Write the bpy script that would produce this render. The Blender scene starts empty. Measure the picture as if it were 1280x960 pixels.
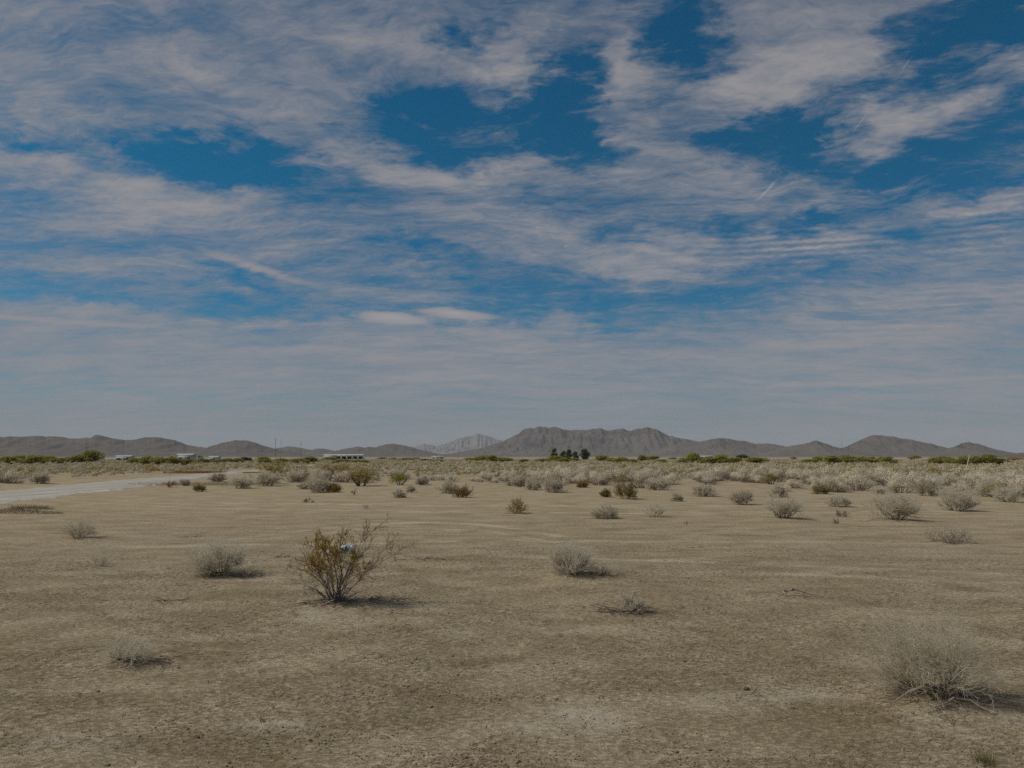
import bpy, math, random
import numpy as np
R = math.radians
scene = bpy.context.scene
COL = scene.collection

# ------------------------------------------------------------------ camera
FPX = 960.0; CH = 1.7; HOR = 571.5
PITCH = math.atan((HOR - 480.0) / FPX)
cd = bpy.data.cameras.new("camera"); cam = bpy.data.objects.new("camera", cd); COL.objects.link(cam)
cd.sensor_width = 36.0; cd.lens = 36.0 * FPX / 1280.0
cd.clip_start = 0.05; cd.clip_end = 60000.0
cam.location = (0, 0, CH); cam.rotation_euler = (R(90) + PITCH, 0, 0)
scene.camera = cam

def pixdir(px, py):
    a = (px - 640.0) / FPX; b = (480.0 - py) / FPX
    c, s = math.cos(PITCH), math.sin(PITCH)
    return np.array([a, c - b * s, s + b * c])
def flat(px, py):
    d = pixdir(px, py); t = CH / -d[2]
    return d[0] * t, d[1] * t
def azel(px, py):
    d = pixdir(px, py)
    return math.atan2(d[0], d[1]), math.atan2(d[2], math.hypot(d[0], d[1]))

# ------------------------------------------------------------------ light
SUN_EL = R(47); SUN_AZ = R(-91)       # azimuth clockwise from +Y : the sun stands to the left
sv = np.array([math.sin(SUN_AZ) * math.cos(SUN_EL), math.cos(SUN_AZ) * math.cos(SUN_EL), math.sin(SUN_EL)])
ld = bpy.data.lights.new("sun", "SUN"); sun = bpy.data.objects.new("sun", ld); COL.objects.link(sun)
ld.energy = 4.5; ld.angle = R(9.0); ld.color = (1.0, 0.93, 0.82)
from mathutils import Vector
sun.rotation_euler = Vector((-sv[0], -sv[1], -sv[2])).to_track_quat('-Z', 'Y').to_euler()

scene.view_settings.view_transform = 'Standard'
scene.view_settings.look = 'None'
scene.view_settings.gamma = 1.0
scene.view_settings.use_curve_mapping = False
scene.view_settings.exposure = -0.9
cy = scene.cycles
cy.use_denoising = False
cy.use_adaptive_sampling = False
cy.max_bounces = 6; cy.diffuse_bounces = 4; cy.glossy_bounces = 2; cy.transmission_bounces = 4
cy.volume_bounces = 1; cy.transparent_max_bounces = 8
cy.sample_clamp_indirect = 0.8; cy.sample_clamp_direct = 6.0

# ------------------------------------------------------------------ node helper
class NT:
    def __init__(s, tree): s.t = tree; s.n = tree.nodes; s.l = tree.links
    def new(s, typ, **kw):
        nd = s.n.new(typ)
        for k, v in kw.items(): setattr(nd, k, v)
        return nd
    def put(s, sock, v):
        if isinstance(v, bpy.types.NodeSocket): s.l.new(v, sock)
        elif v is not None: sock.default_value = v
    def m(s, op, a, b=None, c=None, clamp=False):
        nd = s.new('ShaderNodeMath', operation=op); nd.use_clamp = clamp
        s.put(nd.inputs[0], a)
        if b is not None: s.put(nd.inputs[1], b)
        if c is not None: s.put(nd.inputs[2], c)
        return nd.outputs[0]
    def vm(s, op, a, b=None, out=0):
        nd = s.new('ShaderNodeVectorMath', operation=op)
        s.put(nd.inputs[0], a)
        if b is not None: s.put(nd.inputs[3 if op == 'SCALE' else 1], b)
        return nd.outputs[out]
    def noise(s, vec, scale, detail=4, rough=0.55, dist=0.0, col=False, dim='3D'):
        nd = s.new('ShaderNodeTexNoise'); nd.noise_dimensions = dim
        s.put(nd.inputs['Vector'], vec); nd.inputs['Scale'].default_value = scale
        nd.inputs['Detail'].default_value = detail; nd.inputs['Roughness'].default_value = rough
        nd.inputs['Distortion'].default_value = dist
        return nd.outputs['Color' if col else 'Fac']
    def ramp(s, v, a, b, lo=0.0, hi=1.0, smooth=True):
        nd = s.new('ShaderNodeMapRange'); nd.interpolation_type = 'SMOOTHSTEP' if smooth else 'LINEAR'
        s.put(nd.inputs['Value'], v)
        for k, x in zip((1, 2, 3, 4), (a, b, lo, hi)): nd.inputs[k].default_value = x
        return nd.outputs[0]
    def mapping(s, vec, loc=(0,0,0), rot=(0,0,0), scale=(1,1,1), typ='POINT'):
        nd = s.new('ShaderNodeMapping', vector_type=typ); s.put(nd.inputs['Vector'], vec)
        nd.inputs['Location'].default_value = loc; nd.inputs['Rotation'].default_value = rot; nd.inputs['Scale'].default_value = scale
        return nd.outputs[0]
    def mix(s, f, a, b, blend='MIX'):
        nd = s.new('ShaderNodeMix', data_type='RGBA', blend_type=blend)
        s.put(nd.inputs[0], f)
        for sock, v in ((nd.inputs[6], a), (nd.inputs[7], b)):
            if isinstance(v, (tuple, list)): sock.default_value = (*v[:3], 1)
            else: s.put(sock, v)
        return nd.outputs[2]
    def comb(s, x, y, z):
        nd = s.new('ShaderNodeCombineXYZ')
        for k, v in enumerate((x, y, z)): s.put(nd.inputs[k], v)
        return nd.outputs[0]

# ------------------------------------------------------------------ sky with cirrus
world = bpy.data.worlds.new("World"); scene.world = world; world.use_nodes = True
W = NT(world.node_tree); W.n.clear()
SKY_STRENGTH = 0.094
def build_sky():
    geo = W.new('ShaderNodeTexCoord').outputs['Generated']
    d = W.vm('NORMALIZE', geo)
    sep = W.new('ShaderNodeSeparateXYZ'); W.l.new(d, sep.inputs[0]); x, y, z = sep.outputs
    sky = W.new('ShaderNodeTexSky', sky_type='NISHITA'); sky.sun_disc = False
    sky.sun_elevation = SUN_EL; sky.sun_rotation = SUN_AZ
    sky.altitude = 400; sky.air_density = 1.0; sky.dust_density = 0.6; sky.ozone_density = 2.5
    hs = W.new('ShaderNodeHueSaturation'); W.l.new(sky.outputs[0], hs.inputs['Color'])
    hs.inputs['Hue'].default_value = 0.487; hs.inputs['Saturation'].default_value = 1.5; hs.inputs['Value'].default_value = 0.98
    az = W.m('ARCTAN2', x, y)
    el = W.m('ARCSINE', z)
    AE = W.comb(az, el, 0.0)
    blue = W.mix(1.0, hs.outputs[0], W.mix(W.ramp(el, R(9), R(24)), (0.30, 0.93, 1.04), (0.05, 1.02, 0.99)), 'MULTIPLY')
    zz = W.m('ADD', W.m('MAXIMUM', z, 0.0), 0.13)
    P = W.comb(W.m('DIVIDE', x, zz), W.m('DIVIDE', y, zz), 0.0)
    # domain warp of the placed gaps and banks
    w1 = W.vm('SUBTRACT', W.noise(P, 1.3, 5, 0.6, col=True), (0.5, 0.5, 0.5))
    w2 = W.vm('SUBTRACT', W.noise(W.mapping(AE, scale=(1, 2.2, 1)), 14.0, 5, 0.65, col=True), (0.5, 0.5, 0.5))
    warp = W.vm('ADD', W.vm('MULTIPLY', w1, (0.12, 0.06, 0)), W.vm('MULTIPLY', w2, (0.15, 0.075, 0)))
    w3 = W.vm('SUBTRACT', W.noise(W.mapping(AE, rot=(0, 0, R(-12)), scale=(1, 2.6, 1)), 5.0, 3, 0.55, col=True), (0.5, 0.5, 0.5))
    warp = W.vm('ADD', warp, W.vm('MULTIPLY', w3, (0.20, 0.07, 0)))
    AEw = W.vm('ADD', AE, warp)
    AEs = W.vm('ADD', AE, W.vm('MULTIPLY', w2, (0.014, 0.008, 0)))
    def blob(vec, px, py, rx, ry, rot):
        a, e = azel(px, py)
        mp = W.mapping(vec, loc=(a, e, 0), rot=(0, 0, R(-rot)), scale=(rx / FPX, ry / FPX, 1), typ='TEXTURE')
        g = W.new('ShaderNodeTexGradient', gradient_type='SPHERICAL'); W.l.new(mp, g.inputs[0])
        return g.outputs['Fac']
    def total(vec, L):
        acc = None
        for (px, py, rx, ry, rot, w) in L:
            b = blob(vec, px, py, rx, ry, rot)
            acc = W.m('MULTIPLY', b, w) if acc is None else W.m('MULTIPLY_ADD', b, w, acc)
        return acc
    gaps = [(275,196,215,30,6,1.5),(555,168,190,46,0,1.5),(700,120,62,78,15,1.4),(735,195,80,28,8,1.2),
            (850,45,72,62,0,1.45),(1010,175,118,54,-18,1.6),(1170,204,165,38,0,1.45),(1205,40,125,60,-10,1.6),
            (1270,125,55,30,0,0.9),(1008,275,80,24,0,1.1),(860,275,220,18,0,0.5),(1150,280,90,18,5,0.75),
            (970,352,170,26,-3,0.6),(745,376,240,34,0,0.65),(310,342,80,18,8,0.75),(515,306,80,16,8,0.65),
            (570,40,45,28,0,1.0),(915,168,70,24,0,0.9),(400,388,480,22,0,0.65),(760,400,260,16,0,0.35),(120,500,300,8,0,0.3),(900,478,300,6,0,0.3),(60,330,160,16,0,0.4),(70,178,120,20,4,0.8),
            (620,120,60,30,0,0.7),(40,350,120,18,0,0.5),(1230,300,120,30,-20,0.4),(590,350,220,26,0,0.45),
            (350,245,110,18,8,0.35),(150,15,60,25,20,0.35),(40,250,100,22,0,0.3),(690,250,120,20,0,0.4)]
    banks = [(160,232,330,46,7,0.75),(60,125,150,55,5,0.7),(225,65,110,45,10,0.6),(1000,88,160,95,0,0.75),
             (840,312,290,38,3,0.9),(1175,135,170,52,-12,0.95),(930,215,120,35,-15,0.5),(790,130,70,90,10,0.45),(640,80,60,50,0,0.4),(628,128,75,50,20,0.9),(775,70,40,70,15,0.5),(60,30,200,60,10,0.4),(350,100,200,50,15,0.45),(1190,388,220,42,-6,0.8),(640,445,900,60,0,0.45),
             (70,370,190,30,3,0.8),(560,225,220,28,8,0.7),(1180,325,120,22,-8,0.6),(440,40,200,60,10,0.5),
             (610,60,80,60,0,0.5),(600,270,300,30,5,0.4),(680,25,60,50,30,0.5),(320,140,180,35,22,0.5),(1200,262,160,20,-6,0.5),
             (350,465,700,24,0,0.2),(980,492,420,12,0,0.25)]
    sharp = [(484,397,52,8,3,1.6),(572,392,62,7,4,1.7),(318,334,80,7,14,0.8),(958,238,24,1.8,-38,0.45),
             (1135,79,15,1.3,-48,0.35),(1076,152,18,1.3,-45,0.3),(900,398,0.1,0.1,0,0.0),(60,400,160,4,0,0.5),(1130,477,260,4,0,0.5)]
    G = total(AEw, gaps); B = total(AEw, banks); S = total(AEs, sharp)
    # fibrous texture : long combed streaks in the plane of the cloud sheet
    Pr = W.mapping(W.vm('ADD', P, W.vm('MULTIPLY', w1, (0.5, 0.5, 0))), rot=(0, 0, R(62)), scale=(1.0, 3.2, 1))
    f1 = W.noise(Pr, 1.6, 8, 0.62)
    f2 = W.noise(W.mapping(P, rot=(0, 0, R(75)), scale=(1, 2.2, 1)), 5.5, 7, 0.65, 0.4)
    f3 = W.noise(P, 0.55, 3, 0.5)
    fib = W.m('ADD', W.m('MULTIPLY', W.m('SUBTRACT', f1, 0.5), 2.0), W.m('MULTIPLY', W.m('SUBTRACT', f2, 0.5), 1.0))
    # thickness of the veil
    D = W.m('SUBTRACT', 0.71, W.m('MULTIPLY', G, 0.80))
    D = W.m('MULTIPLY_ADD', B, 0.40, D)
    calm = W.ramp(el, R(4), R(16), 0.6, 1.0)
    D = W.m('MULTIPLY_ADD', W.m('MULTIPLY', fib, calm), 0.80, D)
    f4 = W.noise(W.mapping(Pr, loc=(3, 1, 0), scale=(1.0, 1.6, 1)), 11, 6, 0.7, 0.3)
    D = W.m('MULTIPLY_ADD', W.m('MULTIPLY', W.m('SUBTRACT', f4, 0.5), calm), 0.7, D)
    D = W.m('MULTIPLY_ADD', W.m('SUBTRACT', f3, 0.5), 0.30, D)
    f5 = W.noise(W.vm('ADD', W.mapping(AE, rot=(0, 0, R(-18)), scale=(1, 3.0, 1)), W.vm('MULTIPLY', w2, (0.06, 0.03, 0))), 10.5, 8, 0.66, 1.0)
    D = W.m('ADD', D, W.m('MULTIPLY', W.m('MINIMUM', G, 1.0), W.m('MULTIPLY', W.m('SUBTRACT', f5, 0.46), 3.0)))
    low = W.ramp(el, R(3.0), R(15), 0.34, 0.0)
    D = W.m('ADD', D, low)
    D = W.m('ADD', D, S)
    alpha = W.ramp(D, 0.10, 1.30, 0.0, 0.95)
    # ripple rows of the high cloud on the right
    wv = W.new('ShaderNodeTexWave', wave_type='BANDS', bands_direction='Y'); 
    W.l.new(W.vm('ADD', W.mapping(AE, rot=(0,0,R(2))), W.vm('MULTIPLY', w2, (0.02, 0.006, 0))), wv.inputs['Vector'])
    wv.inputs['Scale'].default_value = 42.0; wv.inputs['Distortion'].default_value = 2.0; wv.inputs['Detail'].default_value = 3
    wv.inputs['Detail Scale'].default_value = 3.0
    rip = total(AEs, [(1000,308,170,30,4,1.3),(1230,285,90,50,-25,0.8),(1180,385,220,30,-6,0.5)])
    ripv = W.m('MULTIPLY', W.m('MULTIPLY', W.m('SUBTRACT', wv.outputs['Fac'], 0.5), 0.5), rip)
    alpha = W.m('ADD', alpha, W.m('MULTIPLY', ripv, 0.55), clamp=True)
    # brightness of the cloud
    br = W.m('MULTIPLY_ADD', W.m('MULTIPLY', fib, calm), 0.75, 0.43)
    br = W.m('MULTIPLY_ADD', W.m('MULTIPLY', W.m('SUBTRACT', f4, 0.5), calm), 0.6, br)
    br = W.m('MULTIPLY_ADD', W.m('SUBTRACT', f3, 0.5), 0.7, br)
    br = W.m('MULTIPLY_ADD', B, 0.42, br)
    br = W.m('ADD', br, W.m('MULTIPLY', S, 0.5))
    br = W.m('ADD', br, ripv)
    br = W.m('SUBTRACT', br, W.m('MULTIPLY', G, 0.22))
    br = W.m('MINIMUM', W.m('MAXIMUM', br, 0.0), 1.25)
    cl = W.mix(W.ramp(br, 0.0, 1.25, smooth=False), (3.1, 3.55, 4.4), (6.4, 6.25, 6.2))
    warm = W.ramp(el, R(12), R(30), 0.0, 1.0)
    cl = W.mix(warm, W.mix(1.0, cl, (1.02, 1.01, 1.04), 'MULTIPLY'), W.mix(1.0, cl, (1.02, 0.99, 1.01), 'MULTIPLY'))
    col = W.mix(alpha, blue, cl)
    hz = W.ramp(el, R(-1), R(5), 0.55, 0.0)
    col = W.mix(hz, col, (3.6, 3.95, 4.4))
    bg = W.new('ShaderNodeBackground'); W.l.new(col, bg.inputs[0]); bg.inputs[1].default_value = SKY_STRENGTH
    out = W.new('ShaderNodeOutputWorld'); W.l.new(bg.outputs[0], out.inputs[0])
build_sky()
world.cycles.sampling_method = 'MANUAL'; world.cycles.sample_map_resolution = 512

# ------------------------------------------------------------------ materials
def material(name):
    m = bpy.data.materials.new(name); m.use_nodes = True; t = NT(m.node_tree)
    b = t.n['Principled BSDF']; b.inputs['Roughness'].default_value = 0.9
    b.inputs['Specular IOR Level'].default_value = 0.15
    return m, t, b
def plain(name, c, rough=0.85, var=0.15, scale=3.0, trans=0.0):
    m, t, b = material(name)
    pos = t.new('ShaderNodeTexCoord').outputs['Object']
    n = t.noise(pos, scale, 4, 0.6)
    dark = tuple(v * (1 - var) for v in c); light = tuple(min(1, v * (1 + var)) for v in c)
    t.l.new(t.mix(t.ramp(n, 0.3, 0.7), dark, light), b.inputs['Base Color']); b.inputs['Roughness'].default_value = rough
    return m
def leafy(name, cols, wvar=0.25, trans=0.25):
    """foliage or twig bark: colour differs from sprig to sprig and from plant to plant"""
    m, t, b = material(name)
    g = t.new('ShaderNodeNewGeometry')
    rnd = g.outputs['Random Per Island']
    oi = t.new('ShaderNodeObjectInfo').outputs['Random']
    c = t.mix(rnd, cols[0], cols[1])
    nz = t.noise(g.outputs['Position'], 0.35, 3, 0.6)
    c2 = t.mix(t.ramp(t.m('ADD', t.m('MULTIPLY', nz, 0.6), t.m('MULTIPLY', oi, 0.5)), 0.3, 0.85), c, t.mix(rnd, cols[2], cols[3]))
    hs = t.new('ShaderNodeHueSaturation'); t.l.new(c2, hs.inputs['Color'])
    t.l.new(t.m('MULTIPLY_ADD', rnd, wvar * 2, 1 - wvar), hs.inputs['Value'])
    t.l.new(hs.outputs[0], b.inputs['Base Color'])
    if trans > 0:
        tr = t.new('ShaderNodeBsdfTranslucent'); t.l.new(hs.outputs[0], tr.inputs[0])
        mx = t.new('ShaderNodeMixShader'); mx.inputs[0].default_value = trans
        t.l.new(b.outputs[0], mx.inputs[1]); t.l.new(tr.outputs[0], mx.inputs[2])
        t.l.new(mx.outputs[0], t.n['Material Output'].inputs[0])
    return m
M = {}
M['pale']   = leafy('pale_dry_twigs', [(0.80,0.74,0.61),(0.89,0.84,0.73),(0.86,0.80,0.68),(0.76,0.69,0.54)], 0.08, 0.5)
M['grey']   = leafy('grey_dry_twigs', [(0.70,0.63,0.50),(0.84,0.77,0.65),(0.76,0.69,0.57),(0.60,0.53,0.40)], 0.2, 0.45)
M['wood']   = leafy('old_grey_wood', [(0.20,0.16,0.13),(0.40,0.33,0.27),(0.15,0.115,0.095),(0.32,0.26,0.21)], 0.3, 0.0)
M['darkwood'] = leafy('dark_wood', [(0.07,0.05,0.045),(0.16,0.12,0.10),(0.05,0.035,0.03),(0.2,0.15,0.12)], 0.3, 0.0)
M['creo_wood'] = leafy('creosote_bark', [(0.13,0.10,0.095),(0.30,0.25,0.225),(0.10,0.075,0.07),(0.22,0.18,0.16)], 0.3, 0.0)
M['creo_leaf'] = leafy('creosote_leaves', [(0.48,0.31,0.08),(0.38,0.29,0.09),(0.52,0.28,0.08),(0.42,0.32,0.10)], 0.3, 0.4)
M['green']  = leafy('yellow_green_leaves', [(0.30,0.28,0.065),(0.40,0.37,0.09),(0.25,0.25,0.07),(0.34,0.32,0.09)], 0.3, 0.4)
M['olive']  = leafy('olive_leaves', [(0.30,0.24,0.09),(0.44,0.36,0.16),(0.36,0.27,0.09),(0.47,0.39,0.19)], 0.3, 0.35)
M['rust']   = leafy('rusty_dry_leaves', [(0.42,0.24,0.08),(0.52,0.33,0.12),(0.38,0.27,0.13),(0.48,0.38,0.19)], 0.3, 0.35)
M['pine']   = leafy('dark_green_leaves', [(0.06,0.08,0.035),(0.11,0.135,0.055),(0.06,0.08,0.035),(0.11,0.13,0.06)], 0.35, 0.2)
M['treegreen'] = leafy('mid_green_leaves', [(0.10,0.12,0.035),(0.17,0.18,0.05),(0.09,0.11,0.035),(0.15,0.16,0.05)], 0.35, 0.25)
M['field']  = leafy('field_shrub_twigs', [(0.77,0.70,0.54),(0.87,0.80,0.66),(0.64,0.57,0.40),(0.82,0.74,0.59)], 0.1, 0.3)
M['farfield'] = leafy('far_shrub_twigs', [(0.54,0.48,0.35),(0.68,0.61,0.47),(0.42,0.37,0.23),(0.62,0.55,0.40)], 0.08, 0.2)
M['straw_dark'] = leafy('dark_olive_wood', [(0.20,0.16,0.09),(0.30,0.25,0.16),(0.17,0.13,0.08),(0.26,0.21,0.12)], 0.2, 0.0)  # darker dead wood low down in the far shrubs
M['straw']  = leafy('dry_straw', [(0.34,0.26,0.14),(0.50,0.41,0.27),(0.27,0.20,0.10),(0.42,0.34,0.21)], 0.25, 0.15)
M['grassy'] = leafy('yellow_green_grass', [(0.22,0.2,0.06),(0.33,0.29,0.11),(0.27,0.22,0.08),(0.36,0.3,0.15)], 0.25, 0.25)
M['clod']   = leafy('dark_litter', [(0.09,0.065,0.045),(0.20,0.15,0.105),(0.28,0.22,0.155),(0.13,0.095,0.07)], 0.3, 0.0)
M['white']  = plain('white_paint', (0.50,0.50,0.48), 0.6, 0.06, 0.6)
M['cream']  = plain('cream_paint', (0.62,0.60,0.54), 0.6, 0.06, 0.6)
M['roof']   = plain('pale_metal_roof', (0.48,0.49,0.49), 0.6, 0.06, 0.5)
M['glass']  = plain('dark_opening', (0.03,0.03,0.035), 0.3, 0.1, 1)
M['steel']  = plain('weathered_steel', (0.13,0.125,0.12), 0.6, 0.15, 1)
M['stake']  = plain('bleached_stake', (0.74,0.72,0.66), 0.7, 0.08, 4)
M['stone']  = plain('brown_stone', (0.16,0.11,0.075), 0.9, 0.3, 30)

# ------------------------------------------------------------------ ground height field
def vnoise(x, y, seed=0):
    xi = np.floor(x).astype(np.int64); yi = np.floor(y).astype(np.int64)
    fx = x - xi; fy = y - yi; fx = fx * fx * (3 - 2 * fx); fy = fy * fy * (3 - 2 * fy)
    def h(a, b):
        n = (a * 374761393 + b * 668265263 + seed * 974634777) & 0xffffffff
        n = ((n ^ (n >> 13)) * 1274126177) & 0xffffffff
        return ((n ^ (n >> 16)) & 0xffff) / 65535.0
    return ((h(xi, yi) * (1 - fx) + h(xi + 1, yi) * fx) * (1 - fy) + (h(xi, yi + 1) * (1 - fx) + h(xi + 1, yi + 1) * fx) * fy) - 0.5

MOUNDS = []   # (x, y, radius, height) little hummocks of blown sand round the plants
def hill_of(px, py, r, h):
    x, y = flat(px, py); MOUNDS.append((x, y, r, h))
for a in [(420,757,0.7,0.06),(270,722,0.6,0.05),(725,722,0.6,0.05),(1170,882,0.45,0.05),(785,768,0.5,0.035),(165,830,0.35,0.03),
          (100,676,0.6,0.05),(978,650,0.9,0.06),(1118,652,0.9,0.06),(25,641,1.2,0.12),(1185,678,0.6,0.04)]: hill_of(*a)

def axis(lo, hi, step, far, g=1.05):
    a = list(np.arange(lo, hi, step)); s = step; v = a[-1]
    while v < far: s *= g; v += s; a.append(v)
    s = step; v = lo
    while v > -far: s *= g; v -= s; a.insert(0, v)
    return np.array(a)
GX = axis(-6.5, 6.5, 0.05, 18000.0); GY = axis(3.0, 13.0, 0.05, 18000.0)
def raw_h(X, Y):
    d = np.hypot(X, Y)
    near = np.clip((22 - d) / 12, 0, 1)
    z = 0.025 * vnoise(X / 3.1, Y / 2.2, 1) * np.clip((60 - d) / 30, 0, 1) + 0.10 * vnoise(X / 70, Y / 70, 2) * np.clip(d / 60, 0, 1)
    z += near * (0.022 * vnoise(X / 0.8, Y / 0.5, 3) + 0.016 * vnoise(X / 0.27, Y / 0.22, 4) + 0.009 * vnoise(X / 0.11, Y / 0.1, 5))
    # wheel ruts that sweep across in front
    rut = np.clip(1 - np.abs(d - 14) / 5, 0, 1)
    z += rut * 0.010 * vnoise(X / 9.0 + Y * 0.05, (Y - 0.03 * X + 0.004 * X * X) / 0.22, 7)
    for (mx, my, r, h) in MOUNDS:
        z += h * np.exp(-((X - mx) ** 2 + (Y - my) ** 2) / (r * r))
    # the plain rises very gently toward the mountains
    z += np.clip(d - 2500, 0, None) * 0.0012
    return z
XX, YY = np.meshgrid(GX, GY)
GZ = raw_h(XX, YY)
def gz(x, y):
    i = int(np.clip(np.searchsorted(GX, x) - 1, 0, len(GX) - 2)); j = int(np.clip(np.searchsorted(GY, y) - 1, 0, len(GY) - 2))
    fx = (x - GX[i]) / (GX[i + 1] - GX[i]); fy = (y - GY[j]) / (GY[j + 1] - GY[j])
    return float((GZ[j, i] * (1 - fx) + GZ[j, i + 1] * fx) * (1 - fy) + (GZ[j + 1, i] * (1 - fx) + GZ[j + 1, i + 1] * fx) * fy)
def on(px, py):
    x, y = flat(px, py); return x, y, gz(x, y)

# ------------------------------------------------------------------ mesh helpers
def mesh_np(name, V, F, mats, mi=None, smooth=False):
    """V (n,3); F (m,4) or (m,3) array"""
    me = bpy.data.meshes.new(name); V = np.asarray(V, np.float32); F = np.asarray(F, np.int32); k = F.shape[1]
    me.vertices.add(len(V)); me.vertices.foreach_set('co', V.ravel())
    me.loops.add(F.size); me.loops.foreach_set('vertex_index', F.ravel())
    me.polygons.add(len(F)); me.polygons.foreach_set('loop_start', np.arange(0, F.size, k, dtype=np.int32))
    me.polygons.foreach_set('loop_total', np.full(len(F), k, np.int32))
    for m in mats: me.materials.append(m)
    if mi is not None: me.polygons.foreach_set('material_index', np.asarray(mi, np.int32))
    if smooth: me.polygons.foreach_set('use_smooth', np.ones(len(F), bool))
    me.update(calc_edges=True); return me
def link(name, me, parent=None, loc=(0,0,0), rz=0.0, label=None, cat=None, group=None, kind=None):
    o = bpy.data.objects.new(name, me); COL.objects.link(o); o.location = loc; o.rotation_euler = (0, 0, rz)
    if parent: o.parent = parent
    if label: o['label'] = label
    if cat: o['category'] = cat
    if group: o['group'] = group
    if kind: o['kind'] = kind
    return o
def grid_faces(ny, nx):
    a = (np.arange(ny - 1)[:, None] * nx + np.arange(nx - 1)[None, :]).ravel()
    return np.stack([a, a + 1, a + nx + 1, a + nx], 1)

def prisms(P0, P1, R0, R1, sides=3):
    """tapered sticks -> V, F(quads)"""
    P0, P1 = np.asarray(P0, float), np.asarray(P1, float); n = len(P0)
    D = P1 - P0; D /= (np.linalg.norm(D, axis=1, keepdims=True) + 1e-9)
    A = np.where(np.abs(D[:, 2:3]) < 0.9, np.array([[0, 0, 1.0]]), np.array([[1.0, 0, 0]]))
    U = np.cross(D, A); U /= (np.linalg.norm(U, axis=1, keepdims=True) + 1e-9); Wv = np.cross(D, U)
    V = np.zeros((n, 2 * sides, 3))
    for k in range(sides):
        t = 2 * math.pi * k / sides; o = math.cos(t) * U + math.sin(t) * Wv
        V[:, k] = P0 + o * np.asarray(R0)[:, None]; V[:, sides + k] = P1 + o * np.asarray(R1)[:, None]
    base = (np.arange(n) * 2 * sides)[:, None]; F = []
    for k in range(sides):
        k2 = (k + 1) % sides; F.append(base + np.array([[k, k2, sides + k2, sides + k]]))
    return V.reshape(-1, 3), np.stack(F, 1).reshape(-1, 4)
def flakes(rng, C, size, N=None, aspect=0.6, jit=0.8):
    """small leaf quads at C, facing roughly N"""
    n = len(C)
    Nn = rng.normal(size=(n, 3)) * jit
    if N is not None: Nn += N
    Nn /= np.linalg.norm(Nn, axis=1, keepdims=True) + 1e-9
    A = rng.normal(size=(n, 3)); U = np.cross(Nn, A); U /= np.linalg.norm(U, axis=1, keepdims=True) + 1e-9; Wv = np.cross(Nn, U)
    s = np.asarray(size) * rng.uniform(0.6, 1.3, n); s = s[:, None]
    V = np.stack([C - U * s * 0.5, C + Wv * s * 0.5 * aspect, C + U * s * 0.5, C - Wv * s * 0.5 * aspect], 1)
    F = (np.arange(n) * 4)[:, None] + np.arange(4)[None]
    return V.reshape(-1, 3), F
def join(parts):
    Vs, Fs, Ms, o = [], [], [], 0
    for (V, F, mi) in parts:
        Vs.append(V); Fs.append(F + o); Ms.append(np.full(len(F), mi)); o += len(V)
    return np.concatenate(Vs), np.concatenate(Fs), np.concatenate(Ms)

def branchlets(rng, S, D, L, Rr, joints=3, wob=0.25, up=0.0):
    """polyline branches. returns segment arrays and joints (n, joints+1, 3)"""
    n = len(S); J = np.zeros((n, joints + 1, 3)); J[:, 0] = S; d = D.copy(); DD = np.zeros((n, joints + 1, 3)); DD[:, 0] = d
    for k in range(joints):
        d = d + rng.normal(size=(n, 3)) * wob + np.array([0, 0, up]); d /= np.linalg.norm(d, axis=1, keepdims=True)
        J[:, k + 1] = J[:, k] + d * (L / joints)[:, None]; DD[:, k + 1] = d
    return J, DD
def segs_of(J, R0, R1):
    n, k = J.shape[0], J.shape[1] - 1
    t = np.linspace(0, 1, k + 1)[None]; RR = R0[:, None] * (1 - t) + R1[:, None] * t
    return J[:, :-1].reshape(-1, 3), J[:, 1:].reshape(-1, 3), RR[:, :-1].ravel(), RR[:, 1:].ravel()
def sprout(rng, J, DD, per, L, spread, lo=0.3, zf=0.0):
    """child branch starts on parents"""
    n, k = J.shape[0], J.shape[1] - 1
    idx = np.repeat(np.arange(n), per); t = rng.uniform(lo, 1.0, len(idx)) * k; i = np.minimum(t.astype(int), k - 1); f = (t - i)[:, None]
    S = J[idx, i] * (1 - f) + J[idx, i + 1] * f
    D = DD[idx, i + 1] + rng.normal(size=(len(idx), 3)) * spread + np.array([0, 0, zf]); D /= np.linalg.norm(D, axis=1, keepdims=True)
    return S, D, L * rng.uniform(0.5, 1.2, len(idx))

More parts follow.
